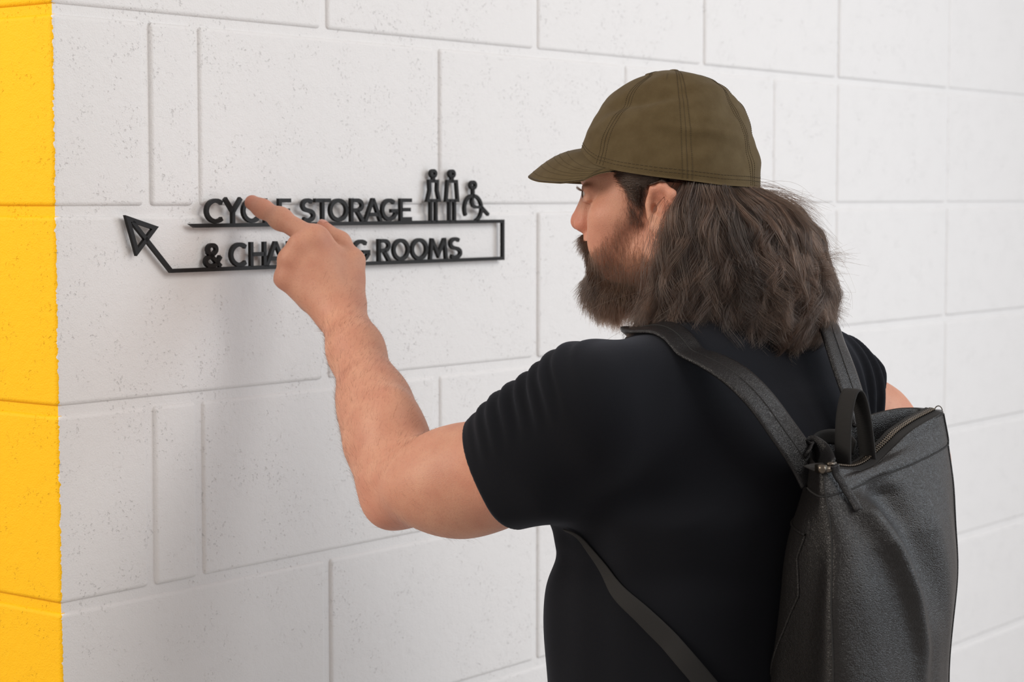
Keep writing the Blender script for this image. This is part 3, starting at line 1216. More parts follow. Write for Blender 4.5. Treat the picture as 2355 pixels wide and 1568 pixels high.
_c = catmull(np.array([[1.0, 0.0], [.995, .13], [.965, .28], [.875, .51], [.79, .65], [.69, .78], [.57, .875], [.43, .945], [.22, .988], [0.0, 1.0]]), 80)
CP, CH = np.clip(_c[:, 0], 0, 2), np.clip(_c[:, 1], 0, 1)
CT = np.concatenate([[0], np.cumsum(np.hypot(np.diff(CP), np.diff(CH)))])
CT = CT / CT[-1]


def crown_pt(al, t, lift=0.0):
    """point on the crown: angle al, t = 0 rim .. 1 top button"""
    f, l, u = rim(al)
    top = 141.0
    prof = np.interp(t, CT, CP)
    hgt = np.interp(t, CT, CH)
    # the front panel rises steeply, the back is rounder
    cf = np.cos(al)
    fr = np.clip(cf, 0, 1)
    F_ = f * prof + 2 * t - np.clip(cf, 0, 1) ** 0.6 * np.interp(hgt, [0, .07, .23, .34, .46, .57, .69, .8, .92, 1], [0, 2, 6, 10, 13, 16, 17, 19, 20, 0]) + np.clip(-cf, 0, 1) ** 0.6 * 4.0
    L_ = l * prof
    U_ = u + (top - u) * hgt
    # six panels dip a little at their seams; soft dents and creases of worn cotton
    seam = np.abs(np.sin(3 * (al - math.radians(106)))) ** 0.5
    q = np.stack([F_, L_, U_], -1).reshape(-1, 3) * 0.001
    dent = 3.2 * vnoise(q, 45, 21) + 2.6 * vnoise(q * np.array([.5, .8, 1.8]), 95, 22) + 1.1 * vnoise(q * np.array([.6, 1, 1.6]), 210, 23)
    dent = dent.reshape(np.shape(F_)) * np.sin(np.clip(t, 0, 1) * math.pi) ** 0.6
    crease = -5.0 * np.exp(-((U_ - 112 + 0.22 * F_) / 6.0) ** 2) * np.exp(-((F_ - 25) / 42.0) ** 2) * (L_ > 0)
    crease = crease + 3.6 * np.exp(-((U_ - 78 - 0.10 * F_) / 5.0) ** 2) * np.exp(-((F_ + 35) / 40.0) ** 2) * (L_ > 0)
    k = 1 + (lift + 1.1 * seam * np.sin(np.clip(t, 0, 1) * math.pi) + dent + crease) / 95.0
    C_u = 45.0
    return F_ * k, L_ * k, np.where(U_ > C_u, C_u + (U_ - C_u) * k, U_)


def to_world(f, l, u):
    f, l, u = np.asarray(f, float), np.asarray(l, float), np.asarray(u, float)
    return HO + (f[..., None] * HF + l[..., None] * HL + u[..., None] * HU) * 0.001


NA, NT = 168, 60
al = np.linspace(0, 2 * math.pi, NA, endpoint=False)
tt = 1 - (1 - np.linspace(0, 1, NT)) ** 1.0
T_, A_ = np.meshgrid(tt, al, indexing='ij')
V1 = to_world(*crown_pt(A_, T_)).reshape(-1, 3)
F1 = grid_faces(NT, NA, False, True)
fi, li, ui = crown_pt(A_[:8], T_[:8])
V2 = to_world(fi * 0.968, li * 0.962, ui + np.linspace(0, 6, 8)[:, None] * 0).reshape(-1, 3)
F2 = grid_faces(8, NA, False, True)[:, ::-1] + len(V1)
j = np.arange(NA)
F3 = np.stack([j, (j + 1) % NA, (j + 1) % NA + len(V1), j + len(V1)], 1)[:, ::-1]
crown = link('crown', np_mesh('crown', np.vstack([V1, V2]), np.vstack([F1[:, ::-1], F2[:, ::-1], F3[:, ::-1]])), m_cap, cap, smooth=True)


def cap_line(als, ts, r, name, lift=0.5, mat=None, parent=None, dashed=0):
    P = to_world(*crown_pt(np.asarray(als, float), np.asarray(ts, float), lift))
    if dashed:
        parts = []
        for i in range(0, len(P) - dashed, dashed + max(1, dashed // 2)):
            parts.append(tube(P[i:i + dashed + 1], r, 4))
        V, Fc = merge(parts)
    else:
        V, Fc = tube(P, r, 5)
    return link(name, np_mesh(name, V, Fc), mat or m_thread, parent or crown, smooth=True)


for a0 in np.radians([48, 106, 164, 196, 254, 312]):
    t_ = np.linspace(0.01, 0.985, 120)
    cap_line(np.full(120, a0), t_, 0.00032, 'panel_seam', 0.15)
    for da in (-0.062, 0.062):
        t2_ = np.linspace(0.01, 0.93, 240)
        cap_line(a0 + da / (0.35 + np.interp(t2_, [0, .5, 1], [.75, .6, .1])) * np.interp(t2_, [0, .6, 1], [1, .9, .3]), t2_, 0.00028, 'stitch_line', 0.25, None, None, 2)
for tz_ in (0.035, 0.055):
    cap_line(np.linspace(0, 2 * math.pi, 400), np.full(400, tz_), 0.00028, 'stitch_line', 0.25, None, None, 2)
bm = bmesh.new()
bmesh.ops.create_uvsphere(bm, u_segments=16, v_segments=8, radius=0.0055)
bmesh.ops.scale(bm, vec=(1, 1, 0.3), verts=bm.verts)
o = link('top_button', bm_mesh('top_button', bm), m_cap, cap, smooth=True)
o.matrix_world = Matrix.Translation(hd(2, 0, 141.5))

# peak: a curved stiff sheet springing from the front of the rim
NB, NC = 22, 61
aa = np.sin(np.linspace(-1, 1, NC) * math.pi / 2)
bb = np.linspace(0, 1, NB)
B_, C_ = np.meshgrid(bb, aa, indexing='ij')
ang = C_ * 1.02
rf, rl, ru = rim(ang)
rf, rl = rf * 0.985, rl * 0.985
ef = 52 + 113 * np.sqrt(np.clip(1 - np.abs(C_) ** 2.1, 0, 1))
el = 71 * C_
eu = np.interp(np.abs(C_), [0, .3, .6, .85, .95, 1.0], [28, 26, 21.5, 19.5, 22, 32])
pf = rf + (ef - rf) * B_
pl = rl + (el - rl) * B_
pu = ru + (eu - ru) * B_ + 7.5 * np.sin(B_ * math.pi) * (1 - C_ ** 2) * 0.6 + 2.5 * np.sin(B_ * math.pi)
top = to_world(pf, pl, pu).reshape(-1, 3)
bot = to_world(pf, pl, pu - 3.0 * (1 - 0.5 * B_ ** 8)).reshape(-1, 3)
fg = grid_faces(NB, NC)
rim_edge = []
for i in range(NC - 1):
    e = (NB - 1) * NC + i
    rim_edge.append((e, e + 1, e + 1 + len(top), e + len(top)))
    rim_edge.append((i + 1, i, i + len(top), i + 1 + len(top)))
for i in range(NB - 1):
    rim_edge.append((i * NC, (i + 1) * NC, (i + 1) * NC + len(top), i * NC + len(top)))
    rim_edge.append(((i + 1) * NC + NC - 1, i * NC + NC - 1, i * NC + NC - 1 + len(top), (i + 1) * NC + NC - 1 + len(top)))
me = np_mesh('peak', np.vstack([top, bot]), np.vstack([fg, fg[:, ::-1] + len(top), np.array(rim_edge)]))
peak = link('peak', me, m_cap, cap, smooth=True)
for bl in (0.30, 0.42, 0.54, 0.66, 0.78, 0.90):
    k = int(round(bl * (NB - 1)))
    P = to_world(pf[k], pl[k], pu[k] + 0.25)[3:-3]
    V, Fc = tube(catmull(P, 160), 0.00012, 4)
    link('stitch_line', np_mesh('stitch_line', V, Fc), m_thread, peak, smooth=True)

# ------------------------------------------------------------------ hair and beard
def hair_mat(name, color, rnd, rough=0.32):
    m = bpy.data.materials.new(name)
    m.use_nodes = True
    nt = m.node_tree
    nt.nodes.remove(nt.nodes['Principled BSDF'])
    h = nt.nodes.new('ShaderNodeBsdfHairPrincipled')
    h.parametrization = 'COLOR'
    hi = nt.nodes.new('ShaderNodeHairInfo')
    nt.links.new(mixc(nt, map_range(nt, hi.outputs['Random'], 0, 1), tuple(c * (1 - rnd) for c in color), tuple(c * (1 + rnd) for c in color)), h.inputs['Color'])
    h.inputs['Roughness'].default_value = rough
    h.inputs['Radial Roughness'].default_value = 0.45
    h.inputs['Random Roughness'].default_value = 0.3
    nt.links.new(h.outputs[0], nt.nodes['Material Output'].inputs['Surface'])
    return m


m_hair = hair_mat('brown hair', (0.021, 0.0112, 0.0068), 0.4, 0.27)
m_hair_dark = hair_mat('dark brown hair', (0.0085, 0.0048, 0.0032), 0.3, 0.25)
m_hair_light = hair_mat('light brown hair', (0.046, 0.0255, 0.0165), 0.4, 0.29)
m_beard = hair_mat('brown beard', (0.046, 0.024, 0.0142), 0.4, 0.4)
m_chin = hair_mat('dark brown beard', (0.012, 0.007, 0.0048), 0.4, 0.4)
m_armhair = hair_mat('arm hair', (0.030, 0.015, 0.009), 0.3, 0.4)
m_under, nt, b = new_mat('dark brown under-hair')
geo = nd(nt, 'ShaderNodeNewGeometry')
b.inputs['Base Color'].default_value = (0.020, 0.011, 0.007, 1)
b.inputs['Roughness'].default_value = 0.7
b.inputs['Specular IOR Level'].default_value = 0.15

# mass of hair: back and side outline by height (head millimetres)
HU_ = np.array([30, 14, -5, -33, -67, -100, -130, -155, -175])
HB_ = np.array([96, 98, 130, 150, 160, 167, 164, 148, 126])      # reach behind
HW_ = np.array([77, 80, 88, 93, 98, 101, 103, 100, 94])          # reach to each side
HF_ = np.array([-16, -15, -2, 9, 16, 22, 28, 24, 10])            # front edge at the near side


def hair_shell(psi, u, r):
    B = np.interp(-u, -HU_, HB_)
    W = np.interp(-u, -HU_, HW_)
    F0 = np.interp(-u, -HU_, HF_)
    s, c = np.sin(psi), np.cos(psi)
    rr = r
    f = F0 * (np.abs(c) ** 3) + (-20) * (1 - np.abs(c) ** 3) - (B - 20) * np.sign(s) * np.abs(s) ** 0.9 * rr
    l = W * c * rr
    return f, l


def under_fn(p):
    q = head_local(p)
    f, l, u = q[:, 0], q[:, 1], q[:, 2]
    uc = np.clip(u, -175, 30)
    B = np.interp(-uc, -HU_, HB_) - 24
    W = np.interp(-uc, -HU_, HW_) - 16
    F0 = np.interp(-uc, -HU_, HF_) - 16
    cf = -20.0
    y = np.where(f < cf, (f - cf) / (B + cf), (f - cf) / np.maximum(F0 - cf, 4))
    x = l / W
    d = (np.sqrt(x * x + y * y) - 1) * 34
    d = np.maximum(d, u - 24)
    d = np.maximum(d, -158 - u + 0.10 * f)
    return d * 0.001


UV_, UQ_ = surface_net(lambda p: under_fn(p) - 0.0015 * vnoise(p, 90, 31), HO - .23, HO + .23, 0.0042, slack=1.8)
hair = link('hair', np_mesh('hair', UV_, UQ_), m_under, person, smooth=True)


def lock_strands(n_locks, per, seed, lay=(0.86, 1.0), amps=(3.0, 10.0), wids=(0.022, 0.07)):
    r = np.random.default_rng(seed)
    K = 24
    out = [[], [], []]
    for L in range(n_locks):
        psi0 = r.uniform(0.03, 1.0) * math.pi if L % 3 == 0 else r.uniform(0.03, 0.60) * math.pi
        u0 = 12 + 10 * math.cos(psi0) ** 2 + r.uniform(-3, 2)
        if r.random() < 0.30:
            u0 = r.uniform(-60, 5)
        u1 = r.uniform(-178, -138) + 10 * math.sin(psi0 * 3)
        if r.random() < 0.22:
            u1 = r.uniform(-135, -80)
        rl = r.uniform(*lay)
        drift = r.normal(0.02, 0.10)
        ph, ph2 = r.uniform(0, 6.28, 2)
        amp = r.uniform(*amps)
        fr = r.uniform(1.3, 2.6)
        wid = r.uniform(*wids)
        curl = r.uniform(-4, 16) if r.random() < 0.8 else r.uniform(14, 26)
        m = int(per * r.uniform(0.5, 1.5))
        t = np.linspace(0, 1, K)[None]
        dp = r.normal(0, wid, (m, 1))
        dr = r.normal(0, 0.018, (m, 1))
        du0 = -np.abs(r.normal(0, 4, (m, 1)))
        du1 = r.normal(0, 9, (m, 1))
        squeeze = 1 - 0.80 * t ** 1.1
        psi = np.maximum(psi0 + drift * t + dp * squeeze, -0.02 + 0.03 * dp)
        u = (u0 + du0) + ((u1 + du1) - (u0 + du0)) * t ** 0.94
        rad = rl + dr * (0.3 + 0.7 * t) - 0.09 * np.clip(1 - t * 5, 0, 1) * (u0 > 5)
        f, l = hair_shell(psi, u, rad)
        jit = r.normal(0, 1.0, (m, 1))
        wv_ = amp * (0.30 + 0.75 * t) * np.sin(t * fr * 2 * math.pi + ph + 0.14 * jit)
        wv2 = 0.8 * amp * (0.2 + 0.8 * t) * np.sin(t * fr * 2.2 * math.pi + ph2 + 0.14 * jit)
        tx, ty = -np.cos(psi), -np.sin(psi)      # along the shell
        nx, ny = -np.sin(psi), np.cos(psi)       # out of it
        cu = curl * np.clip(t - 0.72, 0, 1) ** 2 * 12 / 1.2
        f = f + tx * wv_ + nx * (wv2 * 0.6 + cu)
        l = l + ty * wv_ + ny * (wv2 * 0.6 + cu)
        # fine frizz of each hair
        for a_ in (7.0, 15.0):
            f = f + r.normal(0, 0.9, (m, 1)) * np.sin(a_ * t + r.uniform(0, 6.28, (m, 1))) * t
            l = l + r.normal(0, 0.9, (m, 1)) * np.sin(a_ * t + r.uniform(0, 6.28, (m, 1))) * t
            u = u + r.normal(0, 0.7, (m, 1)) * np.sin(a_ * t + r.uniform(0, 6.28, (m, 1))) * t
        out[L % 3].append(to_world(f, l, u + np.clip(t - .8, 0, 1) * 3 * curl * 0.4))
    return [np.concatenate(o_) for o_ in out]


for batch in (lock_strands(360, 46, 5), lock_strands(170, 40, 6, (0.98, 1.07), (6.0, 15.0), (0.02, 0.05))):
    for H1, m_ in zip(batch, (m_hair, m_hair_dark, m_hair_light)):
        strands('hair_strands', H1, 0.00014, 0.00005, m_, hair)
# flicked locks standing off the back of the head and loose flyaways
r = np.random.default_rng(11)
fly = []
for (psi0, u0, f1, l1, u1, n) in [(1.42, 8, -160, 30, -14, 60), (1.30, 2, -158, 45, -30, 60), (1.60, 5, -140, 10, -4, 50), (1.35, -60, -190, 30, -62, 50), (1.25, -75, -182, 50, -78, 50),
                                  (1.5, -20, -170, 20, -50, 50)]:
    t = np.linspace(0, 1, 16)[None]
    ps = psi0 + r.normal(0, 0.10, (n, 1))
    uu = u0 + r.normal(0, 6, (n, 1))
    f0, l0 = hair_shell(ps, uu, 0.96)
    f1_ = f1 + r.normal(0, 8, (n, 1))
    l1_ = l1 + r.normal(0, 12, (n, 1))
    u1_ = u1 + r.normal(0, 8, (n, 1))
    bow = r.normal(3, 3, (n, 1))
    fly.append(to_world(f0 + (f1_ - f0) * t - bow * 0.6 * np.sin(t * 3.14), l0 + (l1_ - l0) * t, uu + (u1_ - uu) * t ** 1.3 + bow * np.sin(t * 3.14) * 0.6))
n = 300
t = np.linspace(0, 1, 16)[None]
ps = r.uniform(0.0, 2.6, (n, 1))
uu = r.uniform(-140, 10, (n, 1))
f0, l0 = hair_shell(ps, uu + 0 * t, 1.0)
u_end = uu - r.uniform(20, 90, (n, 1)) * t
f1, l1 = hair_shell(ps + r.normal(0, .25, (n, 1)) * t, np.clip(u_end, -175, 20), 1.0 + r.uniform(0.0, 0.16, (n, 1)) * t)
sw = r.normal(0, 6, (n, 1)) * np.sin(t * r.uniform(2, 7, (n, 1)))
fly.append(to_world(f1 + sw, l1 + sw * 0.6, u_end))
strands('flyaway_strands', np.concatenate(fly), 0.00011, 0.00004, m_hair, hair)

# hair combed back at the temple, over the ear
n = 2600
t = np.linspace(0, 1, 14)[None]
f0 = r.uniform(26, 58, (n, 1))
u0 = np.interp(f0, [20, 58], [30, 42]) - r.uniform(0, 1, (n, 1)) ** 1.2 * np.interp(f0, [26, 40, 58], [36, 30, 14]) + r.normal(0, 3, (n, 1))
f1 = f0 - r.uniform(30, 62, (n, 1))
f1 = np.where(u0 < 17, np.maximum(f1, 23 + 0.3 * (17 - u0)), f1)
u1 = u0 - r.uniform(-4, 10, (n, 1))
fT = f0 + (f1 - f0) * t
uT = u0 + (u1 - u0) * t + 2.0 * np.sin(t * 5 + r.uniform(0, 6, (n, 1)))
uT = np.maximum(uT, r.uniform(0, 1, (n, 1)) ** 1.5 * 9 * np.clip((24 - fT) / 10, 0, 1) + np.interp(fT, [-25, -14, 2, 17, 24, 60], [18, 19, 20, 15, -60, -60]))


def push_out(P, off, fn=None, it=4):
    """move points out until they are at least off from the body"""
    fn = fn or body_fn
    sh = P.shape
    q = P.reshape(-1, 3).copy()
    for _ in range(it):
        d = fn(q)
        g = unit(grad(fn, q))
        need = np.clip(off - d, -0.02, 0.02)
        q = q + g * need[:, None]
    return q.reshape(sh)


lT = 80 + 0 * fT
Pn = to_world(fT, lT, uT)
qq = Pn.reshape(-1, 3)
for _ in range(8):
    d = body_fn(qq)
    qq = qq - HL * np.clip(d - 0.0012, -0.02, 0.02)[:, None]
Pn = qq.reshape(Pn.shape) + HL * (r.uniform(0, .0045, (n, 1)) * np.sin(t * 3.0))[..., None]
strands('temple_strands', Pn, 0.00013, 0.00006, m_hair, hair)

# beard: bulk under the chin and the moustache, then the hairs
bf = Field()
bf.ell(hd(72, 0, -94), np.array([28, 33, 22]) * mm, HM)
bf.ell(hd(52, 0, -98), np.array([34, 38, 18]) * mm, HM, k=0.02)
for s in (-1, 1):
    bf.cone(hd(76, 24 * s, -96), hd(36, 40 * s, -98), 0.011, 0.009, 0.02)
    bf.cone(hd(101, 4 * s, -43), hd(90, 27 * s, -52), 0.0058, 0.0055, 0.005)
    bf.cone(hd(90, 27 * s, -52), hd(82, 30 * s, -80), 0.0060, 0.010, 0.008)
bv, bq = surface_net(bf, bf.lo, bf.hi, 0.003)
m_bu, nt, b = new_mat('brown beard mass')
b.inputs['Base Color'].default_value = (0.050, 0.028, 0.018, 1)
b.inputs['Roughness'].default_value = 0.8
b.inputs['Specular IOR Level'].default_value = 0.1
beard = link('beard', np_mesh('beard', bv, bq), m_bu, person, smooth=True)


def grow(P, Nn, direction, length, lift, wave, K=8, seed=1):
    r = np.random.default_rng(seed)
    n = len(P)
    dirn = direction - Nn * (direction * Nn).sum(1, keepdims=True) * 0.75
    dirn = unit(unit(dirn) + Nn * lift + r.normal(0, 0.16, (n, 3)))
    t = np.linspace(0, 1, K)[None, :, None]
    side = unit(np.cross(dirn, Nn))
    L = length[:, None, None]
    C = P[:, None] - Nn[:, None] * 0.0008 + dirn[:, None] * t * L
    C = C + side[:, None] * L * wave * r.normal(0, 1, (n, 1, 1)) * np.sin(t * r.uniform(2, 6, (n, 1, 1)) + r.uniform(0, 6, (n, 1, 1))) * t
    C = C - np.array([0, 0, 1.0]) * L * 0.20 * t ** 2
    return C


q = head_local(bv)
ok = (q[:, 1] > -45)
Pb, Nb = sample_surface(bv, bq, ok, 9000)
ql = head_local(Pb)
dirs = np.where((ql[:, 2] > -62)[:, None], HF * 0.35 - HU * 0.9 + HL * 0.25 * np.sign(ql[:, 1:2]), HF * 0.30 - HU * 1.0 - HF * np.clip((70 - ql[:, 0:1]) / 60, 0, 1) * 0.9)
ln = np.interp(-ql[:, 2], [40, 54, 60, 76, 84], [0.010, 0.009, 0.005, 0.006, 0.016]) * np.random.default_rng(3).uniform(0.6, 1.35, len(Pb))
G = grow(Pb, Nb, dirs, ln, 0.38, 0.10, seed=4)
dk = ql[:, 0] + np.random.default_rng(5).normal(0, 8, len(ql)) > 76
strands('beard_strands', G[dk], 0.00013, 0.00005, m_chin, beard)
strands('beard_strands', G[~dk], 0.00012, 0.00005, m_beard, beard)

q = head_local(BV)
f, l, u = q[:, 0], q[:, 1], q[:, 2]
front = np.interp(-u, [-20, 0, 10, 29, 48, 60, 75], [52, 49, 51, 64, 86, 97, 98])
back = np.interp(-u, [-20, 0, 15, 50, 70, 90, 120], [24, 24, 23, 20, 4, 0, 0])
region = (np.linalg.norm(BV - HO, axis=1) < 0.19) & (f < front) & (f > back) & (u < 30) & (u > -120) & (l > -10)
Pb, Nb = sample_surface(BV, BQ, region, 14000)
ql = head_local(Pb)
edge = np.clip((np.interp(-ql[:, 2], [-20, 0, 10, 29, 48, 60, 75], [52, 49, 51, 64, 86, 97, 98]) - ql[:, 0]) / 12, 0, 1)
keep = np.random.default_rng(8).random(len(Pb)) < (0.12 + 0.88 * edge) * np.interp(-ql[:, 2], [30, 75], [0.62, 1.0])
Pb, Nb, ql = Pb[keep], Nb[keep], ql[keep]
dirs = -HU * 1.0 + HF * np.interp(-ql[:, 2], [0, 60, 100], [-0.05, -0.12, -0.3])[:, None]
ln = np.interp(-ql[:, 2], [-20, 20, 60, 100], [0.008, 0.010, 0.016, 0.024]) * np.random.default_rng(9).uniform(0.6, 1.3, len(Pb))
strands('cheek_strands', grow(Pb, Nb, dirs, ln, 0.20, 0.10, seed=6), 0.000075, 0.00003, m_beard, beard)

# sideburn joining hair and beard
side_r = region & (u > -24) & (f > 22) & (f < np.interp(-u, [-30, 0, 24], [52, 44, 40]))
Pb, Nb = sample_surface(BV, BQ, side_r, 2200)
ql = head_local(Pb)
keep = np.random.default_rng(18).random(len(Pb)) < np.interp(-ql[:, 2], [-10, 5, 24], [1, .75, .15])
Pb, Nb, ql = Pb[keep], Nb[keep], ql[keep]
dirs = -HU * 1.0 - HF * np.interp(-ql[:, 2], [-30, 0, 24], [1.0, 0.35, 0.0])[:, None]
strands('sideburn_strands', grow(Pb, Nb, dirs, np.random.default_rng(19).uniform(.007, .014, len(Pb)), 0.12, 0.08, seed=20), 0.00011, 0.00004, m_hair, beard)

# eyebrow and lashes
r = np.random.default_rng(15)
brow = []
for s in (-1, 1):
    n = 260
    x = r.uniform(0, 1, n)
    root = hd(0, 0, 0) + ((98 - 13 * x ** 1.3)[:, None] * HF + (s * (9 + 33 * x))[:, None] * HL + (27 + 4 * np.sin(x * 3) - r.uniform(-3, 3, n))[:, None] * HU) * 0.001
    dr_ = unit(HL * s * 0.8 + HU * 0.25 - HF * 0.35 + r.normal(0, .18, (n, 3)))
    t = np.linspace(0, 1, 5)[None, :, None]
    brow.append(push_out(root, 0.0005)[:, None] + dr_[:, None] * t * 0.009 + HF * 0.0012 * np.sin(t * 3))
strands('eyebrow_strands', np.concatenate(brow), 0.00012, 0.00005, m_hair, body)
lash = []
for s in (-1, 1):
    n = 60
    x = r.uniform(-1, 1, n)
    root = HO + ((96.5 - 5.5 * (x * .5 + .5) ** 2)[:, None] * HF + (s * (32 + 10 * x))[:, None] * HL + (10.5 + 0 * x)[:, None] * HU) * 0.001
    t = np.linspace(0, 1, 6)[None, :, None]
    dr_ = unit(HF * 0.9 + HL * s * 0.35 * x[:, None] + r.normal(0, .1, (n, 3)))
    lash.append(root[:, None] + dr_[:, None] * t * 0.009 + HU * 0.004 * t ** 2)
strands('eyelash_strands', np.concatenate(lash), 0.00010, 0.00004, m_hair, body)

# hair of both forearms
def arm_hair(a, b_, n, seed, r_in=0.09, dens=None):
    ax = b_ - a
    t = ((BV - a) @ ax) / (ax @ ax)
    dist = np.linalg.norm(BV - a - t[:, None] * ax, axis=1)
    mk = (t > -0.15) & (t < 1.12) & (dist < r_in)
    P, Nn = sample_surface(BV, BQ, mk, n, np.random.default_rng(seed))
    rr = np.random.default_rng(seed + 1)
    tp = ((P - a) @ ax) / (ax @ ax)
    keep = rr.random(n) < np.interp(tp, [-.15, .1, .5, .95, 1.12], [.15, .6, 1, .9, .05])
    P, Nn = P[keep], Nn[keep]
    ulnar = unit(np.cross(ax, Nn))
    d = unit(ax)[None] * 0.75 + ulnar * 0.45
    return grow(P, Nn, d, rr.uniform(0.007, 0.016, len(P)), 0.07, 0.03, K=6, seed=seed + 2)


strands('forearm_hair', arm_hair(LE, LW, 17000, 40, 0.085), 0.00006, 0.00002, m_armhair, body)
upper = arm_hair(LE, at(1060, 1096, 2.155), 700, 60, 0.08)
strands('upper_arm_hair', upper, 0.000045, 0.00002, m_armhair, body)

# ------------------------------------------------------------------ backpack
def leather(name, col, scale, rough):
    m, nt, b = new_mat(name)
    geo = nd(nt, 'ShaderNodeNewGeometry')
    P_ = geo.outputs['Position']
    nt.links.new(mixc(nt, noise(nt, P_, 25, 3.0), col, tuple(c * 1.5 for c in col)), b.inputs['Base Color'])
    b.inputs['Roughness'].default_value = rough
    b.inputs['Specular IOR Level'].default_value = 0.34
    warp = nd(nt, 'ShaderNodeVectorMath', operation='ADD')
    nz = nd(nt, 'ShaderNodeTexNoise')
    nz.inputs['Scale'].default_value = 160
    nt.links.new(P_, nz.inputs['Vector'])
    sc = nd(nt, 'ShaderNodeVectorMath', operation='SCALE')
    sc.inputs['Scale'].default_value = 0.0035
    nt.links.new(nz.outputs['Color'], sc.inputs[0])
    nt.links.new(P_, warp.inputs[0])
    nt.links.new(sc.outputs[0], warp.inputs[1])
    vo = nd(nt, 'ShaderNodeTexVoronoi', feature='SMOOTH_F1')
    vo.inputs['Scale'].default_value = scale
    vo.inputs['Smoothness'].default_value = 0.35
    nt.links.new(warp.outputs[0], vo.inputs['Vector'])
    inv = math_node(nt, 'SUBTRACT', 1.0, vo.outputs['Distance'])
    hh = math_node(nt, 'ADD', inv, math_node(nt, 'MULTIPLY', noise(nt, P_, 55, 3.0), 0.45))
    bump(nt, b, hh, 0.55, 0.0008)
    return m


m_leather = leather('black grained leather', (0.0062, 0.0057, 0.0056), 900, 0.33)
m_strapleather = leather('black strap leather', (0.0075, 0.0075, 0.0082), 1200, 0.29)
m_web, nt, b = new_mat('black cotton webbing')
geo = nd(nt, 'ShaderNodeNewGeometry')
b.inputs['Base Color'].default_value = (0.0095, 0.0092, 0.0090, 1)
b.inputs['Roughness'].default_value = 0.85
wv = nd(nt, 'ShaderNodeTexWave', wave_type='BANDS', bands_direction='DIAGONAL')
wv.inputs['Scale'].default_value = 480
nt.links.new(geo.outputs['Position'], wv.inputs['Vector'])
bump(nt, b, math_node(nt, 'ADD', wv.outputs['Fac'], noise(nt, geo.outputs['Position'], 900, 2)), 0.22, 0.0005)
m_lining, nt, b = new_mat('black lining')
b.inputs['Base Color'].default_value = (0.008, 0.008, 0.008, 1)
b.inputs['Roughness'].default_value = 0.8
m_metal, nt, b = new_mat('dark nickel')
b.inputs['Base Color'].default_value = (0.13, 0.112, 0.092, 1)
b.inputs['Metallic'].default_value = 1.0
b.inputs['Roughness'].default_value = 0.32

LEV = [  # corners back-left, outer-left, outer-right, back-right from the mouth down
    [at(1848, 1040, 2.065), at(1890, 1083, 1.975), at(2177, 946, 2.15), at(2118, 938, 2.235)],
    [at(1838, 1110, 2.060), at(1893, 1152, 1.965), at(2190, 1024, 2.15), at(2135, 1010, 2.240)],
    [at(1808, 1210, 2.055), at(1900, 1250, 1.950), at(2202, 1160, 2.13), at(2150, 1150, 2.250)],
    [at(1788, 1345, 2.060), at(1908, 1390, 1.935), at(2205, 1320, 2.12), at(2150, 1300, 2.260)],
    [at(1752, 1560, 2.065), at(1922, 1585, 1.925), at(2194, 1520, 2.11), at(2150, 1500, 2.260)],
]
low = np.array(LEV[-1])
LEV.append(list(low + np.array([0, 0, -0.10])))
LEV.append(list(low * 1.0 + np.array([0, 0, -0.185])))
LEVA = np.array(LEV)
NRow, NRing = 110, 160
rows = np.stack([catmull(LEVA[:, c], NRow) for c in range(4)], 1)
ths = np.linspace(0, 2 * math.pi, NRing, endpoint=False) + math.pi / 4 + 0.02


def sq(th, n=7.0):
    c, s = np.cos(th), np.sin(th)
    k = (np.abs(c) ** n + np.abs(s) ** n) ** (-1 / n)
    return c * k, s * k


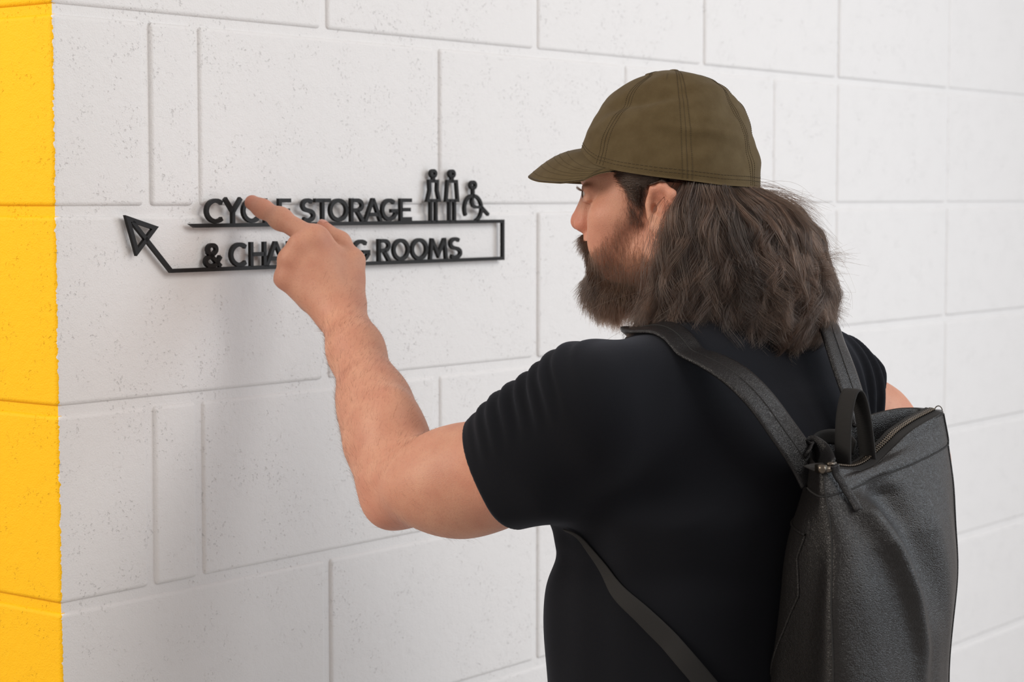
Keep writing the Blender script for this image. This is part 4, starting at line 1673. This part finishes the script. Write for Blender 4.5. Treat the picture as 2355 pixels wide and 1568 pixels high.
def bag_point(row, a, b_, grow=0.0):
    """a: -1 left .. 1 right, b_: -1 back .. 1 outer"""
    row = np.asarray(row, float)
    i = np.clip(row.astype(int), 0, NRow - 2)
    f = (row - i)[..., None]
    Cn = [rows[i, c] * (1 - f) + rows[i + 1, c] * f for c in range(4)]
    wa, wb = (np.asarray(a) + 1)[..., None] / 2, (np.asarray(b_) + 1)[..., None] / 2
    P = (Cn[0] * (1 - wa) + Cn[3] * wa) * (1 - wb) + (Cn[1] * (1 - wa) + Cn[2] * wa) * wb
    ctr = (Cn[0] + Cn[1] + Cn[2] + Cn[3]) / 4
    A = unit((Cn[2] - Cn[1]) + (Cn[3] - Cn[0]))
    Bv = unit(np.cross(A, [0, 0, 1.0]))
    t = row / (NRow - 1)
    # fullness of the outer panel, a slack fold running down from the zip end, dents
    bul = 0.020 * np.clip(1 - np.abs(a) ** 2.5, 0, 1) * np.clip(b_, 0, 1) ** 3 * np.clip((t - .06) / .3, 0, 1)
    line = -0.62 + 0.75 * np.clip((t - .20) / .42, 0, 1)
    fold = 0.015 * np.exp(-((a - line) / 0.13) ** 2) * np.clip((t - .17) / .08, 0, 1) * np.clip((.75 - t) / .25, 0, 1)
    fold = fold - 0.017 * np.exp(-((a - line - 0.36) / 0.22) ** 2) * np.clip((t - .14) / .1, 0, 1) * np.clip((.6 - t) / .3, 0, 1)
    fold = fold * np.clip(b_, 0, 1) ** 3
    gus = 0.006 * np.sin(b_ * 3.0 + t * 7) * np.clip(-a, 0, 1) ** 6 * np.clip((t - .1) / .2, 0, 1)
    q = P.reshape(-1, 3)
    nzv = (0.0022 * vnoise(q, 48, 51) + 0.0008 * vnoise(q, 130, 52)).reshape(np.shape(a))
    P = P + Bv * (bul + fold)[..., None] - A * gus[..., None] + unit(P - ctr) * (nzv + grow)[..., None]
    # the mouth: outer edge slumps, back edge stands up
    m = np.clip(1 - t / 0.10, 0, 1)
    sag = -0.020 * np.exp(-((a + 0.25) / 0.45) ** 2) * np.clip(b_, 0, 1) + 0.012 * np.clip(-b_, 0, 1) * (1 - a * a)
    P = P + np.array([0, 0, 1.0]) * (m * sag)[..., None]
    band = 0.0012 * np.clip((0.155 - t) / 0.004, 0, 1)
    P = P + unit(P - ctr) * band[..., None]
    return P


bag = empty('leather_backpack', LEVA[-1].mean(0))
tag(bag, 'black grained leather zip-top backpack hanging on the man\'s back', 'backpack')

ca, sa = sq(ths)
Rg, Th = np.meshgrid(np.arange(NRow), np.arange(NRing), indexing='ij')
Pm = bag_point(Rg.astype(float), ca[Th], sa[Th])
V = Pm.reshape(-1, 3)
Fc = grid_faces(NRow, NRing, False, True)
# inside of the mouth and the bottom
inn = []
topc = Pm[0].mean(0)
for k, (sc_, dz) in enumerate([(0.985, .0010), (0.955, -.001), (0.93, -.02), (0.90, -.055)]):
    inn.append(topc + (Pm[0] - topc) * np.array([sc_, sc_, 1]) + np.array([0, 0, dz]))
inn.append(np.broadcast_to(topc + np.array([0, 0, -.065]), Pm[0].shape))
Vi = np.concatenate([Pm[0]] + inn)
Fi = grid_faces(len(inn) + 1, NRing, False, True)[:, ::-1]
botc = Pm[-1].mean(0)
bo = [Pm[-1]] + [botc + (Pm[-1] - botc) * k_ + np.array([0, 0, -dz]) for k_, dz in ((.97, .006), (.9, .010), (0.0, .010))]
Vb = np.concatenate(bo)
Fb = grid_faces(len(bo), NRing, False, True)
V, Fc = merge([(V, Fc), (Vb, Fb)])
bag_body = link('bag_body', np_mesh('bag_body', V, Fc[:, ::-1]), m_leather, bag, smooth=True)
link('mouth_lining', np_mesh('mouth_lining', Vi, Fi[:, ::-1]), m_leather, bag, smooth=True)

outer_all = unit(np.cross(LEVA[1][2] - LEVA[1][1], [0, 0, 1.0]))
if outer_all[1] > 0:
    outer_all = -outer_all


def bag_seam(rw, a, b_, r_=0.0011, name='seam', grow=0.0004, mat=None):
    a, b_ = np.asarray(a, float), np.asarray(b_, float)
    k = (np.abs(a) ** 7 + np.abs(b_) ** 7) ** (1 / 7)
    P = bag_point(np.asarray(rw, float), a / k, b_ / k, grow)
    V, Fc = tube(P, r_, 6)
    return link(name, np_mesh(name, V, Fc), mat or m_leather, bag_body, smooth=True)


n = 90
rw = np.linspace(1, NRow - 2, n)
a_, b_ = sq(np.full(n, math.radians(138)))
bag_seam(rw, a_, b_, 0.0010, 'seam', 0.0001, m_lining)                                    # outer panel to side gusset
a_, b_ = sq(np.full(n, math.radians(42)))
bag_seam(rw, a_, b_)
th_ = np.linspace(0, 2 * math.pi, 200)
a_, b_ = sq(th_)
bag_seam(np.full(200, 0.155 * (NRow - 1) + 0.6), a_, b_, 0.0009, 'seam', 0.0002, m_lining)   # band below the mouth
# slip pocket on the gusset
k_ = np.linspace(0, 1, 40)
row_of = lambda v: np.interp(v, [1040, 1110, 1210, 1345, 1560], np.array([0, 1, 2, 3, 4]) * (NRow - 1) / 6)
bag_seam(row_of(1195 + 14 * k_), np.full(40, -1.0), -0.96 + 1.05 * k_, 0.0018, 'pocket_edge')
bag_seam(row_of(np.interp(k_, [0, .3, .6, 1], [1209, 1300, 1400, 1558])), np.full(40, -1.0), np.interp(k_, [0, .2, .45, .7, 1], [.08, -.18, -.10, -.45, -.93]), 0.0016, 'pocket_edge')

# zip along the mouth: tape, teeth, slider with a leather pull
k_ = np.linspace(-0.98, 0.93, 80)
edge = bag_point(np.zeros(80), k_, np.full(80, 0.99))
inw = unit(np.cross([0, 0, 1.0], np.gradient(edge, axis=0)))
if (inw[40] @ (topc - edge[40])) < 0:
    inw = -inw
mid = edge + inw * 0.011 + np.array([0, 0, 0.0015])
V, Fc = sweep(mid, inw + np.array([0, 0, 0.25]), 0.022, 0.0018)
zipper = link('zip_tape', np_mesh('zip_tape', V, Fc), m_web, bag)
teeth = []
line = catmull(edge + inw * 0.0135 + np.array([0, 0, 0.0036]), 600)
arcl = np.concatenate([[0], np.cumsum(np.linalg.norm(np.diff(line, axis=0), axis=1))])
sp_ = np.arange(arcl[-1] * 0.18, arcl[-1] - .002, 0.0033)
line = np.stack([np.interp(sp_, arcl, line[:, c]) for c in range(3)], 1)
tg = unit(np.gradient(line, axis=0))
iw = unit(np.cross([0, 0, 1.0], tg))
cube_f = np.array([[0, 1, 3, 2], [4, 6, 7, 5], [0, 4, 5, 1], [2, 3, 7, 6], [0, 2, 6, 4], [1, 5, 7, 3]])
for i in range(len(line)):
    for s in (-1, 1):
        c0 = line[i] + iw[i] * 0.0017 * s + tg[i] * (0.0008 * s)
        vs = np.array([c0 + tg[i] * x * 0.00062 + iw[i] * y * 0.0021 + np.array([0, 0, 1.0]) * z * 0.0013 for x in (-1, 1) for y in (-1, 1) for z in (-1, 1)])
        teeth.append((vs, cube_f))
V, Fc = merge(teeth)
o = link('zip_teeth', np_mesh('zip_teeth', V, Fc), m_metal, zipper)
o['kind'] = 'stuff'
sl = at(1905, 1078, 1.985)
bm = bmesh.new()
for (dx_, dy_, dz_, sx, sy, sz) in [(0, 0, 0, .020, .009, .006), (.004, 0, .0045, .010, .006, .004), (-.010, 0, .001, .006, .012, .008)]:
    r_ = bmesh.ops.create_cube(bm, size=1.0)
    bmesh.ops.scale(bm, vec=(sx, sy, sz), verts=r_['verts'])
    bmesh.ops.translate(bm, vec=(dx_, dy_, dz_), verts=r_['verts'])
bmesh.ops.bevel(bm, geom=list(bm.edges), offset=0.0006, segments=2, affect='EDGES')
bmesh.ops.rotate(bm, cent=(0, 0, 0), matrix=Matrix.Rotation(math.radians(35), 3, 'Z'), verts=bm.verts)
bmesh.ops.translate(bm, vec=tuple(sl), verts=bm.verts)
link('zip_slider', bm_mesh('zip_slider', bm), m_metal, zipper, smooth=True)
pr = np.linspace(0.8, 0.235 * (NRow - 1), 6)
pull = bag_point(pr, np.linspace(-0.84, -0.70, 6), np.full(6, 1.0), 0.0)
pull = pull + outer_all * 0.0045
pull = catmull(np.vstack([[sl + np.array([.006, -.004, .004])], pull]), 40)
V, Fc = sweep(pull, np.tile(unit([0.95, 0.3, 0.35]), (40, 1)), 0.0085, 0.0032)
link('zip_pull', np_mesh('zip_pull', V, Fc), m_strapleather, zipper, smooth=True)
ringc = at(2158, 945, 2.165)
tt_ = np.linspace(0, 2 * math.pi, 24)
P = ringc + np.outer(np.cos(tt_), [0.0042, 0, 0]) + np.outer(np.sin(tt_), [0, 0, 0.0055])
V, Fc = tube(P, 0.0006, 6)
link('wire_ring', np_mesh('wire_ring', V, Fc), m_metal, zipper, smooth=True)

# handle loop and hanging loop of webbing
e_ = unit([0.78, 0.62, 0])
w_ = unit([0.62, -0.78, 0])
hc = at(1972, 1075, 2.055)
hp = [hc - e_ * 0.020 + [0, 0, -.035], hc - e_ * .022 + [0, 0, .02], hc - e_ * .020 + [0, 0, .056], hc - e_ * .012 + [0, 0, .078], hc - e_ * .001 + [0, 0, .074],
      hc + e_ * .009 + [0, 0, .045], hc + e_ * .017 + [0, 0, .0], hc + e_ * .020 + [0, 0, -.035]]
hp = catmull(hp, 70)
V, Fc = sweep(hp, np.tile(w_, (70, 1)), 0.021, 0.0030)
link('grab_handle', np_mesh('grab_handle', V, Fc), m_web, bag, smooth=True)
lp = catmull([at(1858, 1030, 2.075), at(1880, 1010, 2.085), at(1915, 1004, 2.09), at(1950, 1015, 2.09), at(1965, 1030, 2.08)], 40)
V, Fc = sweep(lp, np.tile([0.1, -0.35, 0.93], (40, 1)), 0.017, 0.0030)
link('hanging_loop', np_mesh('hanging_loop', V, Fc), m_web, bag, smooth=True)


# shoulder straps: laid over the shirt
def on_shirt(P, off, iters=6, snap=1.0):
    q = np.array(P, float)
    pull = np.where(np.arange(len(q)) > snap * len(q), -0.03, 0.0)
    for _ in range(iters):
        d = shirt_fn(q)
        g = unit(grad(shirt_fn, q, 0.004))
        need = np.clip(off - d, pull, 0.03)
        q = q + g * need[:, None]
    return q


def strap(name, pts, n, width, thick, mat, off, seam=True, snap=1.0):
    P = catmull(pts, n)
    P = on_shirt(P, off, 6, snap)
    for _ in range(6):
        P[1:-1] = P[1:-1] * 0.5 + (P[:-2] + P[2:]) * 0.25
    P = on_shirt(P, off, 4, snap)
    g = unit(grad(shirt_fn, P, 0.006))
    for _ in range(25):
        g[1:-1] = unit(g[1:-1] * 0.5 + (g[:-2] + g[2:]) * 0.25)
    T = unit(np.gradient(P, axis=0))
    Wd = unit(np.cross(g, T))
    V, Fc = sweep(P, Wd, width, thick, 11)
    o = link(name, np_mesh(name, V, Fc), mat, bag, smooth=True)
    if seam:
        for kx in (-0.38, 0.0, 0.38) if seam == 3 else (0.0,):
            c = P + g * (thick * 0.5 + 0.0001) + Wd * (kx * width)
            V, Fc = tube(c, 0.0006, 5)
            link('stitch_line', np_mesh('stitch_line', V, Fc), m_lining, o, smooth=True)
    return o


def tp(r_, f_, z_):
    return TC + TR * r_ + TF * f_ + np.array([0, 0, z_])


strap('shoulder_strap', [at(1872, 1105, 2.035), at(1846, 1056, 2.035), at(1800, 990, 2.03), at(1745, 915, 2.035), at(1680, 855, 2.05), at(1600, 815, 2.08), at(1538, 812, 2.12), at(1492, 834, 2.15), at(1440, 880, 2.19), at(1385, 960, 2.215), at(1330, 1090, 2.215), at(1312, 1150, 2.17)], 120, 0.036, 0.0052, m_strapleather, 0.0030, snap=0.58)
strap('shoulder_strap', [at(1985, 975, 2.13), at(1962, 910, 2.135), at(1938, 840, 2.15), at(1915, 775, 2.18), at(1893, 722, 2.22), tp(.128, .012, 1.452), tp(.118, .060, 1.425),
                         tp(.118, .105, 1.36), tp(.135, .115, 1.29), tp(.165, .085, 1.23)], 110, 0.034, 0.0060, m_strapleather, 0.0040, snap=0.52)
strap('webbing_strap', [at(1322, 1178, 2.105), at(1352, 1243, 2.09), at(1415, 1345, 2.07), at(1488, 1415, 2.05), at(1560, 1498, 2.03), at(1630, 1580, 2.03), at(1780, 1760, 2.04)],
      120, np.interp(np.linspace(0, 1, 120), [0, .15, .35, .55, 1], [.007, .008, .016, .021, .021]), 0.0018, m_web, 0.0022, seam=False)
# leather tab where the left strap meets the bag
tabp = catmull([at(1846, 1056, 2.035), at(1862, 1030, 2.05), at(1890, 1050, 2.03), at(1905, 1085, 1.99)], 30)
V, Fc = sweep(tabp, np.tile(unit([0.3, -0.75, 0.55]), (30, 1)), 0.030, 0.004)
link('strap_tab', np_mesh('strap_tab', V, Fc), m_strapleather, bag, smooth=True)
